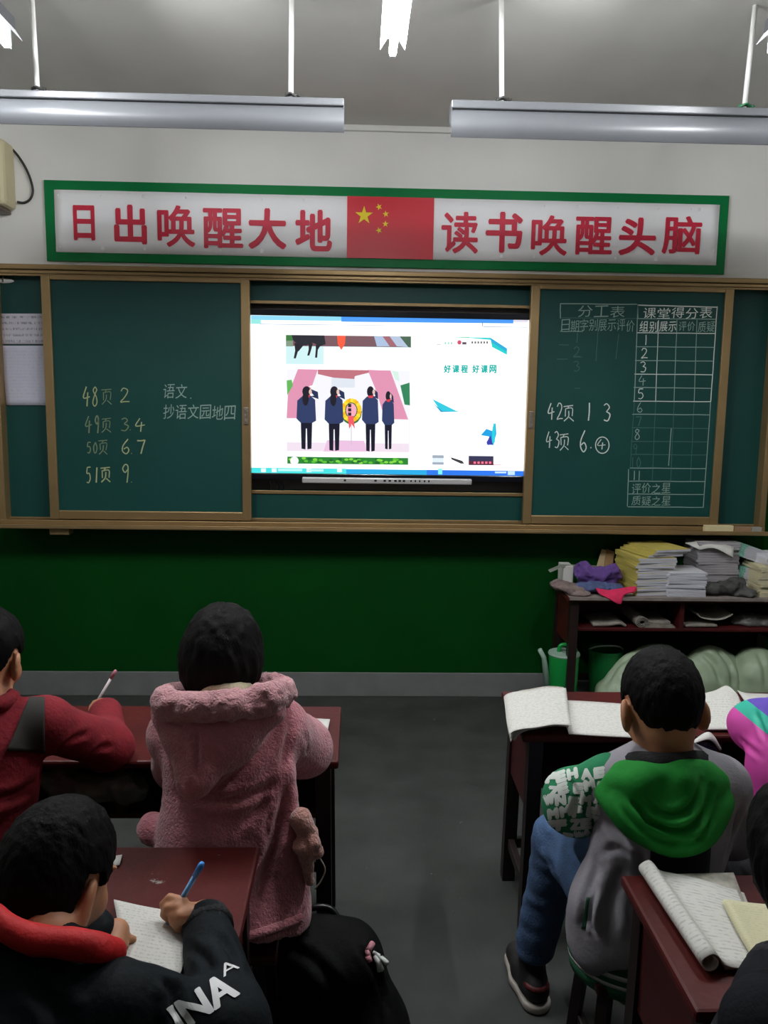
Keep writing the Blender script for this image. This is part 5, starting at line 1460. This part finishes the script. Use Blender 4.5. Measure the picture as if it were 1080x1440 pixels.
# open workbook with one side rolled up, nearest right desk
t = thing('open_workbook', 'open workbook with its left side rolled up, on the nearest right desk', 'workbook', Z(960, 1300, .66))
A0, A1 = Z(898, 1232, .664), Z(986, 1368, .664)
B0, B1 = Z(1046, 1258, .665), Z(1092, 1378, .665)
ax_ = unit(A1-A0); side = unit(np.cross(ax_, V3(0, 0, 1)));
if (B0-A0)@side < 0: side = -side
rows = []
for v in (0, .33, .66, 1):
    o_ = A0+(A1-A0)*v; e_ = B0+(B1-B0)*v; r = []
    for q in range(11):
        a = math.pi*(1.65-.24*q) ; rad = .010+.0009*q
        r.append(o_+side*(.016+rad*math.cos(a))+V3(0, 0, .017+rad*math.sin(a)))
    r = r[::-1]; r = r[:8]
    r = [o_+side*(.016-(.0165)*math.sin(math.pi*2*(k/9.)+math.pi*.1)*(1-.03*k))+V3(0, 0, .0175+.0160*math.cos(math.pi*2*(k/9.)+math.pi*.1)*(1-.03*k)) for k in range(9)][::-1]
    r[-1:] = [o_+side*.019+V3(0, 0, .0345), o_+side*.031+V3(0, 0, .026), o_+side*.040+V3(0, 0, .014), o_+side*.055+V3(0, 0, .008)]
    w_ = (e_-o_); L_ = np.linalg.norm(w_)
    r += [o_+side*.055+(e_-o_-side*.055)*f_+V3(0, 0, h_) for f_, h_ in ((.25, .010), (.5, .010), (.75, .007), (1, .003))]
    rows.append(r)
sheet('rolled_page', rows[::-1], M_TEXT, t, .0022, 4)
rows = [[o_+side*(.045+f_*(np.linalg.norm(e_-o_)-.045))+V3(0, 0, .0035) for f_ in (0, .5, 1)] for o_, e_ in ((A0+(A1-A0)*v, B0+(B1-B0)*v) for v in (.02, .5, .985))]
sheet('page_block', rows[::-1], M_EDGE, t, .006)
tag(sheet('notebook', zrows([[(1016, 1268, .680), (1024, 1266, .690), (1050, 1270, .685), (1130, 1278, .682)], [(1036, 1308, .680), (1044, 1306, .690), (1075, 1312, .686), (1150, 1316, .682)], [(1062, 1352, .680), (1070, 1350, .689), (1100, 1352, .684), (1180, 1356, .682)]])[::-1], M_TEXTY, None, .004),
    'cream notebook lying on the rolled open workbook at the right edge', 'notebook')
# plastic bag in the left desk
S = SDF(*bounds([at(70, 1080, 2.16), at(205, 1140, 2.16)], .09), .005)
S.ell(at(130, 1108, 2.20), (.125, .06, .035), np.array([unit((.97, 0, .12)), (0, 1, 0), unit((-.12, 0, .97))]), .02); S.ell(at(180, 1108, 2.19), (.05, .05, .045), None, .03); S.ell(at(90, 1094, 2.2), (.06, .05, .04), None, .03)
S.noise(.012, 22, 3); S.noise(.006, 50, 5)
tag(S.build('plastic_bag', mat('grey_plastic_film', (112, 122, 112), .25, vary=.3, scale=12, bump=.6, bscale=40), None, 1), 'crumpled grey plastic bag in the shelf of the desk left of the pink coat', 'bag')

# ------------------------------------------------------------------ school bag beside the pink coat
t = thing('school_bag', 'black school bag with a small bow charm, standing by the aisle', 'bag', at(470, 1430, 1.86)*V3(1, 1, 0))
bc = at(462, 1400, 1.80); bc[2] = .20
S = SDF(bc-V3(.33, .28, .30), bc+V3(.33, .28, .30), .006)
S.box(bc+V3(.005, 0, 0), (.125, .11, .20), .085, None, .02)
S.ell(bc+V3(.085, -.03, -.05), (.115, .12, .13), None, .05)
S.cut((0, 0, .002), (0, 0, -1)); S.noise(.008, 14, 3)
bag = S.build('bag_body', mat('black_nylon', (7, 7, 8), .8, spec=.15, vary=.3, scale=10, bump=.3, bscale=60), t)
crease(bag, ([(400, 1330), (440, 1350), (480, 1400)], .012, .01), ([(500, 1320), (530, 1370), (545, 1430)], .01, .008))
MB().tube(spline([bc+V3(-.08, .06, .17), bc+V3(-.05, .07, .205), bc+V3(.0, .07, .205), bc+V3(.03, .06, .17)], 6), .008, 8).build('handle', M_BLACK, t, True)
bv = bvh_of(bag)
def stick(px, py, lift=.008):
    h, n = surf(bv, px, py)
    return (at(px, py, 1.7) if h is None else h+n*lift)
ch = MB().tube([stick(517, 1337), stick(521, 1330)], .007, 8).tube([stick(515, 1345), stick(519, 1352)], .007, 8).tube([stick(516, 1336), stick(517, 1347)], .006, 8).build('charm_bow', mat('pink_ribbon', (206, 140, 150), .6), t, True)
for pts, r_ in (([(523, 1340), (532, 1348), (544, 1354)], [.004, .0055, .006]), ([(525, 1344), (530, 1354), (533, 1362)], [.004, .007, .009])):
    MB().tube([stick(*p) for p in pts], r_, 8).build('charm_tail', mat('white_charm', (216, 220, 216), .5), ch, True)
MB().tube([stick(530, 1346, .013), stick(540, 1353, .013)], .002, 6).build('charm_print', M_BLACK, ch)

# ------------------------------------------------------------------ things on, in and under the desk by the front wall
ZB = .66
def crumple(name, label, cat, blobs, m, amp=.010, fr=30, seed=0, h=.004, cutz=ZB, parent=None):
    pts = [b[0] for b in blobs]
    S = SDF(*bounds(pts, max(max(b[1]) for b in blobs)+.04), h)
    for c, r_ in blobs: S.ell(c, r_, None, .02)
    S.noise(amp, fr, seed); S.noise(amp*.5, fr*2.3, seed+1)
    if cutz is not None: S.cut((0, 0, cutz+.001), (0, 0, -1), .002)
    o = S.build(name, m, parent, 1)
    return tag(o, label, cat) if label else o
def onb(px, py, y): return at(px, py, y)
crumple('grey_rag', 'dusty grey rag at the left end of the desk by the front wall', 'rag', [(at(790, 823, 4.16), (.06, .09, .02)), (at(815, 834, 4.08), (.06, .05, .016)), (at(805, 826, 4.12), (.07, .06, .015))], mat('dusty_cloth', (120, 104, 100), .95, vary=.3, scale=20), .006, 40, 1)
crumple('purple_cloth', 'purple cloth heaped on the desk by the front wall', 'cloth', [(at(838, 808, 4.20), (.10, .06, .045)), (at(822, 802, 4.22), (.05, .05, .05)), (at(860, 806, 4.20), (.05, .05, .045)), (at(840, 820, 4.22), (.10, .06, .05))], mat('purple_cotton', (96, 66, 134), .9, vary=.25, scale=14), .012, 26, 3)
crumple('blue_cloth', 'slate blue cloth in front of the purple cloth on the wall desk', 'cloth', [(at(838, 826, 4.12), (.10, .05, .025)), (at(818, 826, 4.12), (.05, .045, .025)), (at(862, 828, 4.11), (.05, .04, .022))], mat('slate_cotton', (72, 84, 122), .9, vary=.3, scale=20), .009, 34, 7)
sr = [[at(838, 828, 4.07), at(855, 831, 4.065), at(870, 829, 4.065), at(893, 826, 4.07), at(894, 832, 4.06)], [at(843, 836, 4.035), at(856, 838, 4.03), at(872, 836, 4.035), at(888, 833, 4.045), at(892, 834, 4.05)], [at(858, 844, 4.018), at(864, 846, 4.016), at(872, 844, 4.018), at(876, 838, 4.028), at(880, 836, 4.04)], [at(868, 850, 4.016), at(870, 850, 4.016), at(873, 850, 4.016), at(875, 844, 4.022), at(877, 840, 4.03)]]
tag(sheet('pink_cloth', [[p+V3(0, 0, .004) for p in r] for r in sr][::-1], mat('crimson_cotton', (206, 36, 84), .85, vary=.12, scale=30), None, .005), 'bright pink cloth hanging over the front edge of the wall desk', 'cloth')
crumple('dark_rag', 'dark grey rag lying between book piles on the wall desk', 'rag', [(at(1000, 828, 4.10), (.06, .05, .03)), (at(1025, 826, 4.10), (.07, .05, .035)), (at(1050, 834, 4.07), (.05, .04, .018)), (at(1036, 820, 4.12), (.05, .05, .03))], mat('charcoal_cloth', (72, 72, 70), .9, vary=.5, scale=16), .010, 30, 12)
a_ = at(790, 815, 4.27)
tag(MB().box((a_[0], 4.25, ZB), (at(806, 815, 4.25)[0], 4.36, at(797, 796, 4.25)[2]), .003).build('white_box', M_PAPER), 'small white box at the left end of the wall desk', 'box')
p1, p2, p3 = at(771, 801, 4.22), at(789, 793, 4.26), at(835, 794, 4.32)
mb = MB()
mb.prism([at(771, 802, 4.2), at(789, 794, 4.24), at(840, 796, 4.34), at(838, 800, 4.34), at(790, 798, 4.24), at(774, 805, 4.2)], (0, .003, .002))
tag(mb.build('grey_card', mat('grey_card', (136, 140, 128), .8)), 'bent grey card strip lying on the white box at the left end', 'card')
t = thing('cardboard_sheet', 'brown folded cardboard leaning behind the purple cloth', 'cardboard', at(848, 820, 4.33)*V3(1, 1, 0)+V3(0, 0, ZB))
mc = mat('brown_cardboard', (150, 118, 78), .85, vary=.15, scale=10)
MB().prism([at(836, 806, 4.36), at(846, 772, 4.39), at(852, 774, 4.385), at(845, 830, 4.32), at(836, 830, 4.33)], (.004, .006, 0)).build('flap', mat('pale_cardboard', (170, 150, 112), .85), t)
MB().prism([at(847, 830, 4.33), at(852, 772, 4.385), at(864, 776, 4.385), at(858, 830, 4.33)], (.004, .006, 0)).build('panel', mc, t)

tag(MB().box((1.07, 4.026, ZB+.0003), (2.25, 4.36, ZB+.0025)).box((1.07, 4.024, ZB-.012), (2.25, 4.0265, ZB+.0025)).build('paper_lining', mat('dusty_lining', (128, 118, 112), .9, vary=.3, scale=9)), 'dusty grey paper lining spread on top of the wall desk', 'paper')
ZB = ZB+.003
def book_mesh(w, d, th, mc, mp, spine='x'):
    mb = MB()
    mb.box((-w/2+.002, -d/2-.002, .0006), (w/2+.001, d/2-.002, th-.0006), m=mp)
    mb.box((-w/2, -d/2, 0), (w/2, d/2, .0008), m=mc); mb.box((-w/2, -d/2, th-.0008), (w/2, d/2, th), m=mc)
    mb.box((-w/2-.001, -d/2, 0), (-w/2+.002, d/2, th), m=mc)
    return mb
def pile(x, y, z, n, w, d, th, cover, pages, label, group, yaw=0.0, jit=.05, tilt=None, drift=(0, 0)):
    proto = book_mesh(w, d, th, cover, pages).build('exercise_book')
    for i in range(n):
        o = proto if i == 0 else proto.copy()
        if i: COL.objects.link(o)
        tag(o, label, 'book', group)
        o.location = (x+RNG.uniform(-.004, .004)+drift[0]*i, y+RNG.uniform(-.004, .004)+drift[1]*i, z+i*(th+.0004))
        o.rotation_euler = (0, 0, yaw+RNG.uniform(-jit, jit))
        if tilt:
            a = tilt*(i+1)/n if n > 1 else tilt
            R = Matrix.Rotation(tilt, 4, 'Y'); 
            o.rotation_euler = (R @ Matrix.Rotation(yaw+RNG.uniform(-jit, jit), 4, 'Z')).to_euler()
            v = R @ Vector((0, 0, i*(th+.0004)))
            o.location = (x+v.x+drift[0]*i, y+drift[1]*i, z+v.z)
M_PG = mat('notebook_pages', (190, 190, 198), .85, vary=.12, scale=40, stretch=(1, 1, 60)); M_PGC = mat('cream_pages', (190, 184, 156), .85, vary=.12, scale=40, stretch=(1, 1, 60)); M_PGG = mat('grey_pages', (168, 162, 166), .85, vary=.12, scale=40, stretch=(1, 1, 60))
C_Y = mat('yellow_cover', (188, 174, 88), .7, vary=.08); C_W = mat('white_cover', (206, 206, 212), .7); C_G = mat('green_white_cover', (120, 176, 156), .6, vary=.5, scale=60); C_C = mat('cream_cover', (206, 198, 160), .7); C_D = mat('grey_cover', (140, 138, 140), .7)
def xb(px, y): return float(at(px, 836, y)[0])
pile(xb(905, 4.20), 4.21, ZB, 15, .205, .27, .0125, C_Y, M_PG, 'yellow-covered exercise book in the tall pile behind the pink cloth', 'yellow-covered books in the tall pile', .10, .05)
pile(xb(914, 4.20), 4.22, ZB+.197, 3, .20, .26, .0125, C_Y, M_PG, 'yellow-covered exercise book sliding off the top of the yellow pile', 'yellow books sliding off the top of the pile', .28, .10, None, (.018, 0))
pile(xb(958, 4.13), 4.155, ZB, 11, .19, .20, .0108, C_W, M_PG, 'white exercise book in the low pile right of the yellow pile', 'white books in the low pile', -.03, .05)
pile(xb(997, 4.31), 4.315, ZB, 19, .225, .165, .0128, C_D, M_PGG, 'grey exercise book in the tall pile behind the low white pile', 'grey books in the tall back pile', .02, .05)
tag(sheet('paper_sheet', [[at(963, 765, 4.25)+V3(0, 0, .006), at(995, 764, 4.25)+V3(0, 0, .012), at(1032, 769, 4.22)], [at(984, 773, 4.21), at(1005, 772, 4.20)+V3(0, 0, .004), at(1031, 784, 4.19)]][::-1], M_PAPER, None, .0015), 'loose white paper on top of the tall grey pile', 'paper')
pile(xb(1050, 4.30), 4.30, ZB, 10, .16, .19, .012, C_G, M_PG, 'green and white exercise book lying flat at the foot of the slanting pile', 'green and white books lying flat', .05, .08)
pile(xb(1044, 4.29), 4.29, ZB+.16, 6, .15, .20, .011, C_G, M_PG, 'green and white exercise book slanting on top of the pile', 'green and white books slanting on top', .05, .05, .32)
pile(xb(1090, 4.15), 4.16, ZB, 12, .25, .21, .0125, C_C, M_PGC, 'cream exercise book in the pile at the right edge of the wall desk', 'cream books in the pile at the right edge', -.04, .06)
pile(xb(1092, 4.17), 4.18, ZB+.156, 4, .22, .20, .012, C_W, M_PG, 'white exercise book on top of the cream pile at the right edge', 'white books on top of the cream pile', .12, .12)
# the shelf under the top
ZS = .66-.165+.001
def roll(name, label, pa, pb, y, r_, m):
    a = at(pa, 872, y); b = at(pb, 872, y); mb = MB()
    for k in range(3):
        rk = r_*(1-.27*k)
        pts = [(0, 0)]
        ring = [(rk*math.cos(q), rk*math.sin(q)*.8) for q in np.linspace(.3, 6.1, 18)]
        inner = [(x*.86, z*.86) for x, z in ring[::-1]]
        mb.prism([(a[0]+.035+x, y-.02, ZS+r_*.8+z) for x, z in ring+inner], (0, .25, 0))
    mb.box((a[0]+.035, y-.02, ZS), (b[0], y+.22, ZS+.006)); mb.box((a[0]+.045, y-.015, ZS+.006), (b[0]-.01, y+.22, ZS+.014)); mb.box((a[0]+.05, y-.01, ZS+.014), (b[0]-.02, y+.2, ZS+.03), .004)
    return tag(mb.build(name, m), label, 'paper')
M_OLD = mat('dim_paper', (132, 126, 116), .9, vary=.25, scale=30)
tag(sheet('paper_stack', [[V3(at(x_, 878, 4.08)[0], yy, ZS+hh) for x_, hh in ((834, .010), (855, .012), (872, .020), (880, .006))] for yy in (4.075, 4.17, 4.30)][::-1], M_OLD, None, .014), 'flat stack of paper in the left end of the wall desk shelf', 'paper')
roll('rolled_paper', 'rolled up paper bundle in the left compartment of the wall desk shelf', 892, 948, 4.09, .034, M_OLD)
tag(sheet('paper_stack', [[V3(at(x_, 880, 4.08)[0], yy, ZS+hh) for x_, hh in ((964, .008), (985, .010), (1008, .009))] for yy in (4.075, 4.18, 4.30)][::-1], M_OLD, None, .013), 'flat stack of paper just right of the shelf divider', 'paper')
tag(sheet('curled_paper', [[V3(at(x_, 872, 4.09)[0], yy, ZS+hh) for x_, hh in ((980, .072), (985, .052), (1000, .040), (1015, .042), (1026, .060), (1030, .07))] for yy in (4.085, 4.2, 4.3)][::-1], mat('bright_paper', (176, 172, 160), .85), None, .004), 'upturned curled paper above the stack right of the divider', 'paper')
crumple('plastic_sack', 'dim grey plastic bundle at the right of the wall desk shelf', 'bag', [(at(1050, 872, 4.16), (.085, .06, .04)), (at(1072, 874, 4.16), (.06, .06, .035))], mat('grey_plastic', (96, 96, 92), .4, vary=.3), .010, 30, 17, cutz=ZS)
# under the desk: watering can, bucket and woven sacks
MG = mat('green_plastic', (10, 148, 62), .4, vary=.05); MGL = mat('pale_green_plastic', (150, 176, 160), .5)
c = V3(at(791, 968, 4.14)[0], 4.14, 0)
t = thing('watering_can', 'green plastic watering can with grey rim, left of the wall desk leg', 'watering can', c)
hz = at(791, 917, 4.14)[2]
autosmooth(MB().lathe([(0.0, .0), (.066, .0), (.070, .006), (.078, hz-.03), (.080, hz-.012), (.076, hz-.012), (.070, hz-.03), (.064, .01), (0, .01)], c).build('can_body', MG, t), 45)
autosmooth(MB().lathe([(.080, hz-.014), (.083, hz-.008), (.080, hz), (.045, hz+.004), (.0, hz+.002), (0, hz-.006), (.078, hz-.010)], c).build('rim', MGL, t), 45)
MB().tube(spline([c+V3(-.03, 0, hz), c+V3(-.02, 0, hz+.035), c+V3(.02, 0, hz+.04), c+V3(.055, 0, hz+.02), c+V3(.06, 0, hz-.005)], 6), .010, 10).build('handle', MG, t, True)
MB().tube([c+V3(-.07, 0, .10), c+V3(-.105, 0, hz-.03), c+V3(-.13, 0, hz+.015)], [.020, .013, .012], 12).build('spout', MGL, t, True)
c = V3(at(850, 968, 4.26)[0], 4.27, 0)
t = thing('bucket', 'dark green plastic bucket behind the front leg of the wall desk', 'bucket', c)
hz = at(850, 912, 4.27)[2]
autosmooth(MB().lathe([(0, 0), (.07, 0), (.075, .005), (.092, hz), (.096, hz), (.096, hz-.012), (.090, hz-.004), (.072, .012), (0, .012)], c).build('bucket_body', mat('deep_green_plastic', (8, 110, 50), .45), t), 45)
MB().tube(spline([c+V3(-.094, 0, hz-.006), c+V3(-.06, -.03, hz+.02), c+V3(0, -.05, hz+.03), c+V3(.06, -.03, hz+.02), c+V3(.094, 0, hz-.006)], 6), .004, 8).build('bail', M_WHITE, t, True)
MSK = mat('pale_green_sack', (158, 176, 146), .42, vary=.14, scale=7, bump=.4, bscale=18)
def sack(label, blobs, seed, lines=()):
    S = SDF(*bounds([b[0] for b in blobs], max(max(b[1]) for b in blobs)+.03), .008)
    for c_, r_ in blobs: S.ell(c_, r_, None, .06)
    S.noise(.018, (7, 7, 5), seed); S.noise(.006, 20, seed+1); S.cut((0, 0, .002), (0, 0, -1))
    o = S.build('woven_sack', MSK, None, 2); tag(o, label, 'sack', 'pale green sacks under the wall desk')
    return crease(o, *lines) if lines else o
sack('big pale green sack under the wall desk, just right of the buckets', [(V3(at(915, 940, 4.16)[0], 4.16, .17), (.20, .13, .20)), (V3(at(880, 950, 4.16)[0], 4.16, .10), (.16, .13, .12)), (V3(at(935, 930, 4.16)[0], 4.17, .26), (.12, .10, .10))], 51,
     [([(850, 965), (870, 935), (900, 915)], .015, .010), ([(940, 905), (965, 925), (985, 960)], .018, .016)])
sack('middle pale green sack under the wall desk, between two others', [(V3(at(995, 940, 4.2)[0], 4.20, .17), (.14, .12, .19)), (V3(at(1012, 930, 4.2)[0], 4.20, .10), (.14, .13, .14)), (V3(at(1015, 930, 4.2)[0], 4.22, .24), (.10, .09, .09))], 57, [([(985, 915), (1005, 935), (1015, 965)], .015, .014), ([(1000, 905), (1025, 935), (1032, 970)], .013, .012)])
sack('pale green sack under the wall desk at the right edge', [(V3(at(1065, 940, 4.15)[0], 4.16, .17), (.14, .13, .21)), (V3(at(1090, 945, 4.15)[0], 4.16, .12), (.16, .13, .15))], 63, [([(1065, 915), (1075, 940), (1078, 970)], .014, .010)])

# ------------------------------------------------------------------ origins of single-mesh things at their own base
for o in list(COL.objects):
    if o.type == 'MESH' and o.parent is None and o.data.users == 1 and o.location.length < 1e-6 and o.get('kind') != 'structure':
        co = np.array([v.co[:] for v in o.data.vertices])
        b = Vector(((co[:, 0].min()+co[:, 0].max())/2, (co[:, 1].min()+co[:, 1].max())/2, co[:, 2].min()))
        o.data.transform(Matrix.Translation(-b)); o.location = b
        for c in o.children: c.matrix_parent_inverse = Matrix.Translation(-b)
